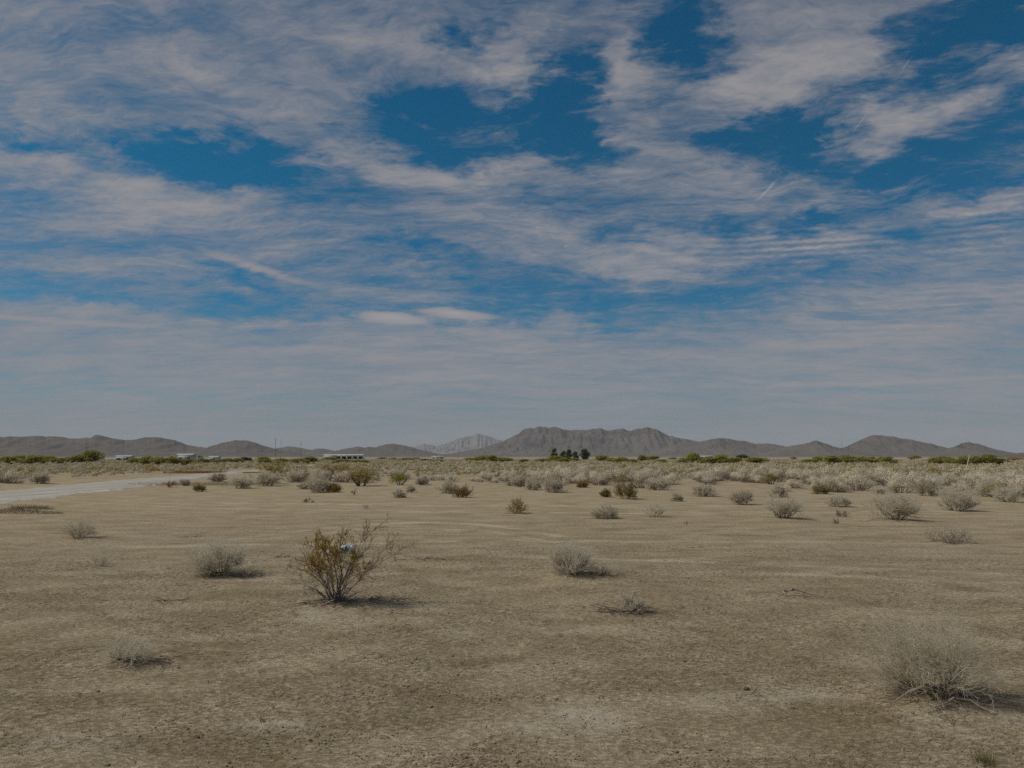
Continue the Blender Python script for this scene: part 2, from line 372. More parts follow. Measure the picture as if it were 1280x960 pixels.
def dry_shrub(seed, rad, h, stems=26, kids=(6, 5), twig=0.0012, lean=(0, 0), base=0.25, squash=1.0, spread=0.5, fluff=0.7):
    """airy dry shrub: dark old wood low down, a cloud of pale fine twigs above"""
    rng = np.random.default_rng(seed)
    a = rng.uniform(0, 2 * math.pi, stems); rr = base * rad * np.sqrt(rng.uniform(0, 1, stems))
    S = np.stack([np.cos(a) * rr, np.sin(a) * rr * squash, np.full(stems, -0.02)], 1)
    tilt = rng.uniform(0.1, 1.25, stems)
    D = np.stack([np.cos(a) * np.sin(tilt) + lean[0], np.sin(a) * np.sin(tilt) * squash + lean[1], np.cos(tilt) + 0.15], 1)
    D /= np.linalg.norm(D, axis=1, keepdims=True)
    reach = 1.0 / np.sqrt((np.hypot(D[:, 0], D[:, 1]) / rad) ** 2 + (D[:, 2] / h) ** 2)
    L0 = reach * rng.uniform(0.45, 0.75, stems)
    J, DD = branchlets(rng, S, D, L0, None, 4, 0.16, 0.02)
    R0 = rng.uniform(0.004, 0.008, stems) * min(1.6, max(0.5, rad / 0.5))
    s0 = segs_of(J, R0, R0 * 0.25)
    S1, D1, L1 = sprout(rng, J, DD, kids[0], reach.mean() * 0.42, spread, 0.25, 0.12)
    J1, DD1 = branchlets(rng, S1, D1, L1, None, 3, 0.2, 0.05)
    r1 = np.full(len(S1), twig * 1.9); s1 = segs_of(J1, r1, r1 * 0.5)
    S2, D2, L2 = sprout(rng, J1, DD1, kids[1], reach.mean() * 0.24, spread * 1.1, 0.2, 0.1)
    J2, DD2 = branchlets(rng, S2, D2, L2, None, 2, 0.25, 0.03)
    r2 = np.full(len(S2), twig); s2 = segs_of(J2, r2, r2 * 0.6)
    S3, D3, L3 = sprout(rng, J2, DD2, 2, reach.mean() * 0.09, 0.8, 0.3, 0.05)
    J3, DD3 = branchlets(rng, S3, D3, L3, None, 1, 0.2, 0.0)
    r3 = np.full(len(S3), twig * 0.75); s3 = segs_of(J3, r3, r3 * 0.7)
    for s in (s0, s1, s2, s3):
        np.maximum(s[0][:, 2], -0.03, out=s[0][:, 2]); np.maximum(s[1][:, 2], -0.02, out=s[1][:, 2])
    lowp = s0[1][:, 2] < h * 0.42
    wood = prisms(s0[0][lowp], s0[1][lowp], s0[2][lowp], s0[3][lowp], sides=4)
    hi = ~lowp
    fine = join([(*prisms(s0[0][hi], s0[1][hi], s0[2][hi] * 0.7, s0[3][hi] * 0.7), 0), (*prisms(*s1), 0), (*prisms(*s2), 0), (*prisms(*s3), 0)])
    tips = np.concatenate([s3[1], s2[1], s2[0] * 0.5 + s2[1] * 0.5]); tips = tips[tips[:, 2] > h * 0.3]
    tips = tips[rng.random(len(tips)) < fluff]
    fl = flakes(rng, tips + rng.normal(size=tips.shape) * twig * 2, np.full(len(tips), twig * 4.2), np.array([0, 0, 0.5])[None], 0.6, 0.8)
    o_ = len(fine[0]); return wood, (np.concatenate([fine[0], fl[0]]), np.concatenate([fine[1], fl[1] + o_]))

def litter_ring(seed, n, rx, ry, Lr=(0.05, 0.22), r=0.003, z=0.012, off=(0, 0)):
    """dead sticks fallen round the foot of a plant"""
    rng = np.random.default_rng(seed)
    a = rng.uniform(0, 2 * math.pi, n); q = rng.uniform(0.1, 1, n) ** 0.8
    S = np.stack([np.cos(a) * rx * q + off[0], np.sin(a) * ry * q + off[1], np.full(n, z)], 1)
    b = a + rng.normal(size=n) * 0.9
    D = np.stack([np.cos(b), np.sin(b), rng.normal(size=n) * 0.08], 1)
    J, DD = branchlets(rng, S, D, rng.uniform(*Lr, n), None, 3, 0.22, 0.0)
    J[:, :, 2] = np.clip(J[:, :, 2], 0.0, 0.05)
    rr = np.full(n, r) * rng.uniform(0.5, 1.5, n)
    return prisms(*segs_of(J, rr, rr * 0.5))

def make_dry(name, px, py, rad, h, label, cat='shrub', seed=1, fine_mat='pale', wood_mat='wood', litter=30, group=None, off=(0.15, 0), **kw):
    x, y, z = on(px, py)
    o = link(name, None, None, (x, y, z), 0, label, cat, group)
    wood, fine = dry_shrub(seed, rad, h, **kw)
    link('woody_stems', mesh_np('woody_stems', wood[0], wood[1], [M[wood_mat]]), o)
    link('fine_twigs', mesh_np('fine_twigs', fine[0], fine[1], [M[fine_mat]]), o)
    if litter and kw.get('stems', 26) > 16:
        V, F = litter_ring(seed + 7, litter, rad * 0.85, rad * 0.6, (0.08 * rad / 0.4, 0.3 * rad / 0.4), 0.0026, 0.012, off)
        link('fallen_sticks', mesh_np('fallen_sticks', V, F, [M['darkwood' if wood_mat == 'darkwood' else 'wood']]), o)  # loose dead sticks lying on the sand, only parented to the shrub
    return o
#@@SETTING
# ------------------------------------------------------------------ ground material
PATCHES = [(*flat(*p), q) for p, q in [((390,772),0.6),((700,785),0.5),((1230,905),0.7),((345,905),0.4),((700,900),0.8),((560,790),0.5),((930,880),0.6),((1010,870),0.5),((80,930),0.5),((830,780),0.5)]]
def ground_material():
    m, t, b = material('desert_ground')
    pos = t.new('ShaderNodeNewGeometry').outputs['Position']
    sep = t.new('ShaderNodeSeparateXYZ'); t.l.new(pos, sep.inputs[0]); X, Y, Z = sep.outputs
    dist = t.vm('LENGTH', pos, out=1)
    big = t.noise(pos, 0.22, 5, 0.6, 0.5)
    mid = t.noise(t.mapping(pos, scale=(0.55, 1.0, 1)), 1.5, 6, 0.65, 0.3)
    fine = t.noise(t.mapping(pos, rot=(0, 0, R(25)), scale=(1, 1.9, 1)), 16, 6, 0.72)
    grit = t.noise(pos, 70, 3, 0.7)
    c = t.mix(t.ramp(mid, 0.36, 0.66), (0.41, 0.328, 0.21), (0.61, 0.50, 0.343))
    c = t.mix(t.m('MULTIPLY', t.ramp(big, 0.50, 0.72), 0.55), c, (0.58, 0.51, 0.385))
    # straw stained patches
    st = t.noise(t.mapping(pos, loc=(9, 3, 0), scale=(0.7, 1.2, 1)), 1.1, 5, 0.7, 0.6)
    c = t.mix(t.m('MULTIPLY', t.ramp(st, 0.52, 0.68), 0.6), c, (0.27, 0.205, 0.10))
    c = t.mix(t.ramp(fine, 0.42, 0.60, 0.56, 0.0), c, (0.16, 0.115, 0.062))
    c = t.mix(t.ramp(fine, 0.52, 0.70, 0.0, 0.5), c, (0.64, 0.54, 0.375))
    c = t.mix(t.ramp(grit, 0.34, 0.50, 0.6, 0.0), c, (0.12, 0.09, 0.055))
    # wheel tracks combed across the flat
    wx = t.m('MULTIPLY', X, 0.11)
    wy = t.m('ADD', Y, t.m('MULTIPLY', t.m('MULTIPLY', X, X), 0.006))
    trk = t.noise(t.comb(wx, wy, 0.0), 2.2, 5, 0.75, 0.15)
    trk2 = t.noise(t.comb(t.m('MULTIPLY', X, 0.05), t.m('ADD', wy, t.m('MULTIPLY', X, 0.12)), 4.0), 1.3, 5, 0.8, 0.1)
    band = t.m('MULTIPLY', t.ramp(dist, 8, 12.5), t.ramp(dist, 60, 26))
    c = t.mix(t.m('MULTIPLY', band, t.ramp(trk, 0.54, 0.70, 0.0, 0.3)), c, (0.54, 0.475, 0.345))
    c = t.mix(t.m('MULTIPLY', band, t.ramp(trk2, 0.36, 0.5, 0.4, 0.0)), c, (0.32, 0.262, 0.165))
    # separate tyre tracks that curve across the flat
    jit = t.m('MULTIPLY', t.m('SUBTRACT', t.noise(pos, 0.5, 3, 0.6), 0.5), 0.7)
    def track(x0, y0, k, m, w, amt, xa, xb):
        dx = t.m('SUBTRACT', X, x0)
        yy = t.m('ADD', t.m('MULTIPLY_ADD', dx, m, y0), t.m('MULTIPLY', t.m('MULTIPLY', dx, dx), k))
        e = t.m('ABSOLUTE', t.m('ADD', t.m('SUBTRACT', Y, yy), jit))
        f = t.m('MULTIPLY', t.ramp(e, w * 1.5, 0.0), t.m('MULTIPLY', t.ramp(X, xa, xa + 1.5), t.ramp(X, xb, xb - 1.5)))
        return t.m('MULTIPLY', f, t.m('MULTIPLY', t.ramp(mid, 0.38, 0.6, 0.15, 0.7), amt))
    for a in [(-2.2,20.3,-0.33,0,0.32,0.75,-6.6,1.9),(-2.2,18.6,-0.30,0,0.25,0.45,-6.0,2.6),(0,13.3,-0.02,-0.12,0.18,0.65,-1,12),(0,12.2,-0.02,-0.12,0.15,0.5,0,12),(0,15.8,-0.012,0.05,0.2,0.5,-9,12),
              (0,24.0,0.01,-0.1,0.35,0.5,-14,16),(0,27,0.01,-0.08,0.4,0.5,-12,18),(-4,10.6,0.05,0.25,0.12,0.4,-5.5,0.5)]:
        c = t.mix(track(*a), c, (0.62, 0.55, 0.42))
    pm = t.ramp(t.noise(pos, 2.2, 4, 0.6), 0.35, 0.6)
    for (qx, qy, qr) in PATCHES:
        dd = t.vm('LENGTH', t.vm('MULTIPLY', t.vm('SUBTRACT', pos, (qx, qy, 0)), (1 / qr, 1.6 / qr, 0)), out=1)
        c = t.mix(t.m('MULTIPLY', t.m('MULTIPLY', t.ramp(dd, 1.0, 0.2), pm), 0.42), c, (0.63, 0.56, 0.44))
    # far plain turns paler and patchy with low growth
    farm = t.noise(t.mapping(pos, scale=(0.25, 1, 1)), 0.02, 5, 0.7)
    fc = t.mix(t.ramp(farm, 0.42, 0.6), (0.28, 0.25, 0.15), (0.46, 0.40, 0.30))
    c = t.mix(t.ramp(dist, 160, 600), c, fc)
    fc2 = t.mix(t.ramp(t.noise(t.mapping(pos, scale=(0.2, 1, 1)), 0.003, 4, 0.7), 0.4, 0.6), (0.20, 0.165, 0.125), (0.31, 0.265, 0.205))
    c = t.mix(t.ramp(dist, 1500, 3500), c, fc2)
    t.l.new(c, b.inputs['Base Color']); b.inputs['Roughness'].default_value = 1.0; b.inputs['Specular IOR Level'].default_value = 0.05
    bmp = t.new('ShaderNodeBump'); bmp.inputs['Strength'].default_value = 1.0; bmp.inputs['Distance'].default_value = 0.035
    hgt = t.m('ADD', t.m('MULTIPLY', fine, 0.75), t.m('MULTIPLY', grit, 0.30))
    hgt = t.m('MULTIPLY_ADD', t.noise(pos, 5.5, 5, 0.7), 0.9, hgt)
    t.l.new(t.m('MULTIPLY', hgt, t.ramp(dist, 45, 12)), bmp.inputs['Height']); t.l.new(bmp.outputs[0], b.inputs['Normal'])
    return m
ground = link('ground', mesh_np('ground', np.stack([XX, YY, GZ], -1).reshape(-1, 3), grid_faces(len(GY), len(GX)), [ground_material()], smooth=True), kind='structure')

# ------------------------------------------------------------------ gravel road on the left
def build_road():
    m, t, b = material('pale_gravel')
    pos = t.new('ShaderNodeNewGeometry').outputs['Position']
    n1 = t.noise(pos, 0.6, 5, 0.65); n2 = t.noise(pos, 9, 4, 0.7)
    c = t.mix(t.ramp(n1, 0.35, 0.65), (0.46, 0.425, 0.36), (0.58, 0.54, 0.47))
    c = t.mix(t.ramp(n2, 0.4, 0.6, 0.35, 0.0), c, (0.30, 0.265, 0.22))
    rut = t.noise(t.mapping(pos, rot=(0, 0, R(-11)), scale=(1, 0.04, 1)), 1.3, 4, 0.7)
    c = t.mix(t.ramp(rut, 0.42, 0.6, 0.6, 0.0), c, (0.31, 0.27, 0.21))
    t.l.new(c, b.inputs['Base Color'])
    # (x, upper edge y, lower edge y) read along the road, near end first
    E = [(-420,668,700),(-200,640,668),(-60,623,645),(0,614.5,630),(80,607,620),(160,600,611),(230,594.5,602),(280,590.5,594.8),(330,586.8,589),(372,583.6,585.2),(392,581.3,582.4)]
    L = np.array([flat(px, a) for px, a, c in E]); Rr = np.array([flat(px, c) for px, a, c in E])
    n = 320; s = np.linspace(0, len(E) - 1, n); k = np.arange(len(E))
    Lx, Ly = np.interp(s, k, L[:, 0]), np.interp(s, k, L[:, 1]); Rx, Ry = np.interp(s, k, Rr[:, 0]), np.interp(s, k, Rr[:, 1])
    rng = np.random.default_rng(5); jl = np.convolve(rng.normal(size=n), np.ones(5) / 5, 'same') * 0.12; jr = np.convolve(rng.normal(size=n), np.ones(5) / 5, 'same') * 0.12
    V = []
    for i in range(n):
        for q, u in enumerate(np.linspace(0, 1, 9)):
            uu = u + (jl[i] if q == 0 else 0) + (jr[i] if q == 8 else 0)
            x = Lx[i] * (1 - uu) + Rx[i] * uu; y = Ly[i] * (1 - uu) + Ry[i] * uu
            V.append((x, y, gz(x, y) + (0.05 if 0 < q < 8 else 0.004)))
    link('road', mesh_np('road', V, grid_faces(n, 9), [m], smooth=True), kind='structure')
build_road()

# ------------------------------------------------------------------ mountains
def mountain_material(name, ca, cb, cc):
    m, t, b = material(name)
    g = t.new('ShaderNodeNewGeometry'); pos = g.outputs['Position']
    n1 = t.noise(t.mapping(pos, scale=(1, 0.5, 1.3)), 0.0035, 7, 0.65)
    n2 = t.noise(pos, 0.02, 5, 0.65)
    sp = t.new('ShaderNodeSeparateXYZ'); t.l.new(g.outputs['Normal'], sp.inputs[0])
    c = t.mix(t.ramp(n1, 0.42, 0.58), ca, cb)
    n3 = t.noise(t.mapping(pos, loc=(500, 90, 7)), 0.0012, 4, 0.6, 0.8)
    c = t.mix(t.ramp(n3, 0.46, 0.60, 0.0, 0.6), c, tuple(v * 0.6 for v in ca))
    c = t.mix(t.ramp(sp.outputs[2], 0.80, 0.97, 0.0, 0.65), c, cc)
    c = t.mix(t.ramp(n2, 0.35, 0.55, 0.35, 0.0), c, tuple(v * 0.55 for v in ca))
    t.l.new(c, b.inputs['Base Color']); b.inputs['Specular IOR Level'].default_value = 0.0
    return m
MM = mountain_material('brown_desert_rock', (0.052, 0.043, 0.042), (0.13, 0.103, 0.086), (0.155, 0.128, 0.097))
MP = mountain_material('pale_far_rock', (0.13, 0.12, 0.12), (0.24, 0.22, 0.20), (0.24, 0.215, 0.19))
def range_mesh(name, prof, dist, mat, seed, depth=0.28, gully=0.35, foot=0.0):
    prof = np.array(prof, float)
    A = np.array([azel(px, py) for px, py in prof]); nx = int((prof[-1, 0] - prof[0, 0]) * 1.6) + 8; ny = 64
    az = np.linspace(A[0, 0], A[-1, 0], nx); el = np.interp(az, A[:, 0], A[:, 1])
    Hc = np.maximum(dist * np.tan(el) + CH, 0.0)                      # crest height above datum
    Hc = Hc + dist / FPX * (0.9 * vnoise(az * 130, az * 0 + seed, seed) + 0.5 * vnoise(az * 380, az * 0 + seed, seed + 2)) * np.clip(Hc / (dist * 0.012), 0, 1)
    basez = max(0.0, (dist - 2500) * 0.0012)
    t = np.linspace(0, 1, ny)[:, None]; crest = 0.62
    dd = dist * (1 - depth * crest + depth * t)                        # distance of each row
    s = np.where(t < crest, t / crest, (1 - t) / (1 - crest)); s = np.clip(s, 0, 1)
    shape = 0.22 * s + 0.78 * s ** 1.9
    X = dd * np.sin(az)[None]; Y = dd * np.cos(az)[None]
    L = 1.0
    g1 = vnoise(X / 230, Y / 700, seed); g2 = vnoise(X / 95, Y / 330, seed + 1); g3 = vnoise(X / 45, Y / 140, seed + 2)
    rid = 1 - 2 * np.abs(g1); rid2 = 1 - 2 * np.abs(g2)
    g0 = vnoise(X / 620, Y / 900, seed + 9)
    cut = gully * ((1 - rid) * 0.42 + (1 - rid2) * 0.4 + g3 * 0.7 + g0 * 1.7)
    env = np.clip(1 - ((s - 0.55) / 0.5) ** 2, 0, 1)
    low = np.maximum(Hc[None] - basez * 0.9, 2.0)
    z = basez * 0.9 - 3 + (low + 3) * shape * (1 - cut * env)
    z = z + env * 0.03 * low * vnoise(X / 25, Y / 60, seed + 3)
    link(name, mesh_np(name, np.stack([X, Y, z], -1).reshape(-1, 3), grid_faces(ny, nx), [mat], smooth=True), kind='structure')
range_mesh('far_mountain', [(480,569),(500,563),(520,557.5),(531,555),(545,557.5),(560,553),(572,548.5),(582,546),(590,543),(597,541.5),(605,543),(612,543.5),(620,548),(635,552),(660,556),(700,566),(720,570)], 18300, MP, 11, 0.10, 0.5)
range_mesh('hill', [(-120,552),(-60,548),(0,547),(30,546),(45,545),(70,546.5),(100,548),(112,546.5),(119,544),(126,545.5),(140,547),(155,550),(168,549),(180,546),(192,545),(203,546),(218,549.5),(237,555),(258,559.5),(275,563),(300,567),(325,570)], 7600, MM, 21, 0.2, 0.3)
range_mesh('hill', [(235,569),(250,562),(262,558),(272,555),(285,551),(297,549),(308,549.5),(318,552),(330,557),(345,561),(370,566),(390,570)], 7000, MM, 31, 0.16, 0.3)
range_mesh('hill', [(330,569),(342,561),(355,558.5),(366,557.8),(378,560.2),(389,562.5),(399,560),(410,562),(425,564),(470,569)], 9000, MM, 35, 0.12, 0.3)
range_mesh('hill', [(395,569),(415,564.5),(432,561),(446,558),(455,559.5),(470,558.5),(482,555),(492,554),(502,555.5),(515,559),(530,563),(548,567),(575,570)], 8200, MM, 41, 0.16, 0.3)
range_mesh('mountain', [(520,570),(560,567),(590,562),(612,556),(625,552),(640,545),(650,539),(658,535),(670,533),(685,533),(697,534),(705,536),(715,537.2),(728,536.5),(740,535.5),(752,535),(762,537),(771,536.5),(780,535.5),(790,538.3),(800,536.2),(809,534),(818,535.5),(826,540),(835,544.5),(850,548),(862,549),(874,551),(900,556),(930,562),(960,567),(985,570)], 9500, MM, 51, 0.22, 0.42)
range_mesh('hill', [(800,570),(830,560),(855,553),(875,551),(886,548.5),(900,545.5),(910,546.8),(920,549.5),(930,549.5),(945,553.8),(960,553),(975,556),(988,559),(1010,564),(1040,569)], 8700, MM, 61, 0.18, 0.35)
range_mesh('hill', [(950,569),(975,560),(990,557),(1002,555),(1012,553.5),(1021,550.5),(1029,553.5),(1040,558),(1055,560.5),(1075,565),(1100,569)], 7900, MM, 71, 0.15, 0.3)
range_mesh('hill', [(1020,570),(1042,563),(1058,558),(1070,552),(1082,546),(1092,543),(1104,543.5),(1120,545.5),(1138,548.5),(1155,552),(1172,556.5),(1190,561),(1215,566),(1240,570)], 8500, MM, 81, 0.16, 0.3)
range_mesh('hill', [(1165,569),(1180,562),(1192,557.5),(1202,553),(1211,551.5),(1222,553.5),(1235,558),(1250,562.5),(1268,566),(1290,568.5),(1330,570)], 7700, MM, 91, 0.15, 0.3)
range_mesh('hill', [(1240,570),(1262,568.5),(1272,566.3),(1284,565.2),(1300,566),(1330,569)], 3600, MM, 95, 0.1, 0.3)
#@@OBJECTS

# ------------------------------------------------------------------ far buildings, poles
def box(V, F, c, s):
    o = len(V); x, y, z = c; a, b, h = s[0] / 2, s[1] / 2, s[2]
    for dz in (0, h):
        for dx, dy in ((-a, -b), (a, -b), (a, b), (-a, b)): V.append((x + dx, y + dy, z + dz))
    for f in ((0,3,2,1),(4,5,6,7),(0,1,5,4),(1,2,6,5),(2,3,7,6),(3,0,4,7)): F.append([o + i for i in f])
def boxes(name, L, mat, parent):
    V, F = [], []
    for c, s in L: box(V, F, c, s)
    return link(name, mesh_np(name, V, F, [M[mat]]), parent)
def gable(name, w, dep, z, rise, over, mat, parent):
    a, b = w / 2 + over, dep / 2 + over
    V = [(-a, -b, z), (a, -b, z), (a, b, z), (-a, b, z), (-a, 0, z + rise), (a, 0, z + rise),
         (-a, -b, z - 0.15), (a, -b, z - 0.15), (a, b, z - 0.15), (-a, b, z - 0.15)]
    F = [(0,1,5,4),(2,3,4,5),(9,8,7,6),(0,6,7,1),(2,8,9,3),(1,7,8,2),(3,9,6,0)]
    me = bpy.data.meshes.new(name); me.from_pydata(V, [], F + [(1, 2, 5), (3, 0, 4)]); me.materials.append(M[mat])
    return link(name, me, parent)
def place(name, px, d, label, cat, group=None, rz=0):
    a = azel(px, HOR)[0]; x, y = d * math.sin(a), d * math.cos(a)
    return link(name, None, None, (x, y, gz(x, y)), rz, label, cat, group)
b = place('barn', 430, 560, 'long low white open-sided barn far off, the widest of the distant buildings', 'barn')
w = 28.0
boxes('wall', [((-w * 0.33, 0, 0), (w * 0.32, 9, 3.0))] + [((-w * 0.17 + k * 3.9, -4.4, 0), (1.1, 0.3, 2.9)) for k in range(1, 6)] + [((w * 0.163, -4.4, 2.15), (w * 0.666, 0.26, 0.9))], 'white', b)
boxes('back_wall', [((w * 0.163, 3.6, 0), (w * 0.66, 0.3, 2.9))], 'steel', b)
gable('roof', w, 9, 3.05, 0.75, 0.3, 'roof', b)
def trailer(px, d, w, h, label, nwin, cat='mobile home'):
    o = place('mobile_home', px, d, label, cat)
    boxes('wall', [((0, 0, 0.5), (w, 3.4, h - 0.5))], 'white', o)
    boxes('skirting', [((0, 0, -0.1), (w * 0.97, 3.2, 0.597))], 'cream', o)
    gable('roof', w, 3.4, h + 0.15, 0.35, 0.15, 'roof', o)
    for k in range(nwin):
        f = boxes('window', [((-w / 2 + (k + 0.5) * w / nwin, -1.72, h * 0.42), (min(1.9, w / nwin * 0.55), 0.06, h * 0.36))], 'glass', o)
        boxes('sill', [((-w / 2 + (k + 0.5) * w / nwin, -1.76, h * 0.42 - 0.08), (min(2.0, w / nwin * 0.58), 0.1, 0.08))], 'white', f)
    return o
trailer(233, 230, 4.2, 2.2, 'small white mobile home with two dark windows beside a dark round tree', 2)
trailer(156, 300, 5.4, 1.85, 'white mobile home standing between the two long yellow-green thickets', 2)
trailer(122, 300, 3.2, 1.5, 'small white trailer just right of the tallest yellow-green bush', 1, 'trailer')
trailer(268, 290, 3.2, 1.6, 'white trailer among low bushes right of the dark round tree', 1, 'trailer')
trailer(547, 640, 10.0, 2.2, 'low white shed roofline alone below the pale far mountain', 3, 'shed')
trailer(882, 620, 9.5, 2.5, 'low pale shed showing behind the big yellow-green bushes', 3, 'shed')

def pylon(px, top, d, label):
    o = place('power_pole', px, d, label, 'power pole', 'tall power poles on the far plain')
    H = d * math.tan(azel(px, top)[1]) + CH - gz(o.location.x, o.location.y)
    V, F = prisms([(0, 0, 0)], [(0, 0, H)], [0.42], [0.24], 8); link('pole', mesh_np('pole', V, F, [M['steel']]), o)
    for k in (0.97, 0.90, 0.83):
        V, F = prisms([(-2.0, 0, H * k)], [(2.0, 0, H * k)], [0.12], [0.12], 6); link('crossarm', mesh_np('crossarm', V, F, [M['steel']]), o)
pylon(344, 547, 1500, 'tallest power pole left of centre above the low hills')
pylon(351, 549.5, 2300, 'faint power pole close right of the tallest one')
pylon(376, 552, 1700, 'dark power pole right of the tallest pair, over the low hill')
pylon(573, 550, 2000, 'power pole in front of the pale far mountain')
pylon(107, 551, 1900, 'power pole in front of the left-hand hills')
pylon(1053, 552, 2000, 'power pole in the dip left of the flat-topped hill')

x, y, z = on(1206.5, 592)
st = link('marker_stake', None, None, (x, y, z), 0, 'thin white stake leaning to the right above the scrub', 'stake')
V, F = prisms([(0, 0, 0)], [(0.5, 0, 1.72)], [0.03], [0.026], 8); link('shaft', mesh_np('shaft', V, F, [M['stake']]), st)
V, F = prisms([(0.5, 0, 1.72)], [(0.56, 0, 1.93)], [0.034], [0.02], 8); link('tip', mesh_np('tip', V, F, [M['stake']]), st)

# ------------------------------------------------------------------ leafy bushes near the horizon
def leafy_bush(seed, mat, n=2600, leaf=0.07, lobes=9, wmat='darkwood'):
    """unit bush: 1 wide, 1 tall; lobes of leaf clumps with gaps, stems below"""
    rng = np.random.default_rng(seed); C = []; N = []
    for k in range(lobes):
        a = rng.uniform(0, 2 * math.pi); q = rng.uniform(0, 0.34); hz = rng.uniform(0.3, 0.78) * (1 - 0.6 * (q / 0.34) ** 2 * 0.6)
        c = np.array([math.cos(a) * q, math.sin(a) * q, hz]); r = rng.uniform(0.15, 0.25)
        m = n // lobes; v = rng.normal(size=(m, 3)); v /= np.linalg.norm(v, axis=1, keepdims=True); rr = r * rng.uniform(0.35, 1.15, m) ** 0.7
        C.append(c + v * rr[:, None] * [1.1, 1.1, 1.0]); N.append(v)
    C = np.concatenate(C); N = np.concatenate(N); C[:, 2] = np.clip(C[:, 2], 0.02, 1.05)
    V, F = flakes(rng, C, np.full(len(C), leaf), N, 0.7, 0.7)
    ns = 14; a = rng.uniform(0, 2 * math.pi, ns)
    S = np.stack([np.cos(a) * 0.06, np.sin(a) * 0.06, np.full(ns, -0.03)], 1); D = np.stack([np.cos(a) * 0.5, np.sin(a) * 0.5, rng.uniform(0.7, 1.5, ns)], 1); D /= np.linalg.norm(D, axis=1, keepdims=True)
    J, DD = branchlets(rng, S, D, rng.uniform(0.5, 0.85, ns), None, 4, 0.15, 0.02)
    s = prisms(*segs_of(J, np.full(ns, 0.014), np.full(ns, 0.005)), sides=4)
    return mesh_np('foliage', V, F, [M[mat]]), mesh_np('stems', s[0], s[1], [M[wmat]])
MARKS = [(0,'the left edge of the photo'),(45,'the far left thicket'),(110,'the tallest yellow-green bush'),(156,'the white mobile home'),(205,'the second green thicket'),(250,'the dark round tree'),
 (307,'the small dark green bush'),(344,'the tallest power pole'),(376,'the dark power pole'),(430,'the long white barn'),(492,'the double-humped hill'),(547,'the low white shed'),(597,'the pale far mountain peak'),
 (650,'the left slope of the mountain'),(693,'the tall narrow tree'),(731,'the broadest dark tree'),(775,'the two bushes right of the trees'),(812,'the right summit of the mountain'),(868,'the biggest yellow-green bushes'),
 (928,'the low dark dome-shaped bush'),(975,'the gap right of the big bushes'),(1021,'the pointed hill'),(1075,'the long right-hand thicket'),(1105,'the crest of the flat-topped hill'),(1150,'the right slope of the flat-topped hill'),(1207,'the leaning stake'),(1250,'the last hill on the right'),(1280,'the right edge of the photo')]
ORD = ['first','second','third','fourth','fifth','sixth','seventh','eighth','ninth','tenth','eleventh','twelfth','thirteenth','fourteenth','fifteenth','sixteenth','seventeenth','eighteenth','nineteenth','twentieth']
TALLY = {}
def ordinal(k): return ORD[k] if k < len(ORD) else 'number %d' % (k + 1)
def strip_label(x, y, what, where='below'):
    px = 640 + FPX * x / y
    if abs(px - 640) > 640: px = 640 + math.copysign(640, px - 640)
    mk = min(MARKS, key=lambda q: abs(q[0] - px))[1]
    k = TALLY.get((what, mk), 0); TALLY[(what, mk)] = k + 1
    return '%s %s back from the sand, %s %s' % (ordinal(k), what, where, mk)
GREEN = [leafy_bush(100 + k, 'green') for k in range(5)]
OLIVE = [leafy_bush(120 + k, 'olive', 2000) for k in range(3)]
rg = random.Random(4)
def bush(px, py, wpx, hpx, protos, label, group, name='bush', cat='bush', k=None):
    x, y, z = on(px, py); d = math.hypot(x, y); W_, H_ = wpx / FPX * d * 1.3, hpx / FPX * d * 1.15
    f, s = protos[rg.randrange(len(protos)) if k is None else k]
    o = link(name, None, None, (x, y, z - 0.03), rg.uniform(0, 6.28), label, cat, group)
    o.scale = (W_, W_ * 0.9, H_)
    link('foliage', f, o); link('stems', s, o); return o
GL = 'yellow-green bush rising above the pale scrub near the horizon'
greens = [(8,581,26,9),(26,580.5,26,9),(44,581,26,10),(62,581,26,9),(80,580.5,26,9),(97,580.5,24,10),
 (168,582,22,9),(184,582.5,24,11),(200,583,24,12),(216,583,24,11),(230,582.2,20,9),(252,580.5,20,7),(266,580,20,6),(284,580,20,8),(296,579.5,16,7),
 (330,581,26,9),(350,581,24,8),(372,580,24,8),(388,579.5,24,9),(412,576.5,26,5),(428,580,30,6),(446,580,26,6),
 (508,576,22,4),(532,577.5,22,4),(548,578.5,22,4),(588,577,26,5),(604,577.5,24,8),(616,578.5,22,9),(630,579,22,8),
 (656,579,18,5),(676,579,22,6),(706,578.5,18,6),(692,577.5,22,8),(718,577.5,18,5),(752,578,16,10),(764,579,20,7),(777,580,22,9),(790,580,18,7),
 (803,577,16,8),(816,576,14,7),(828,580,18,6),(856,580.5,24,8),(868,579.5,26,13),(886,581,24,9),(902,581,26,12),(915,580.5,20,10),(946,580.5,24,10),(938,579,14,7),
 (1008,580,20,6),(1022,579.5,22,8),(1040,581,24,11),(1056,580.5,24,10),(1074,580.5,22,9),(1092,580.5,22,8),(1110,581,18,8),
 (1172,581.5,22,9),(1186,581,20,8),(1202,582,20,8),(1218,581.5,22,11),(1236,581.5,22,12),(1253,581.5,16,8)]
THICK = [(0,130,'the far left thicket'),(130,262,'the thicket by the white mobile homes'),(262,320,'the bushes beyond the road end'),(320,400,'the band behind the brown mound bush'),(400,470,'the strip in front of the long barn'),
 (470,570,'the thin strip below the double-humped hill'),(570,640,'the clump below the pale far mountain'),(640,720,'the strip under the dark trees'),(720,795,'the clump right of the dark trees'),(795,840,'the small clump below the right summit'),
 (840,922,'the biggest clump right of centre'),(922,960,'the pair right of the biggest clump'),(960,1130,'the long thicket below the pointed hill'),(1130,1300,'the thicket by the leaning stake')]
SIZE = {}
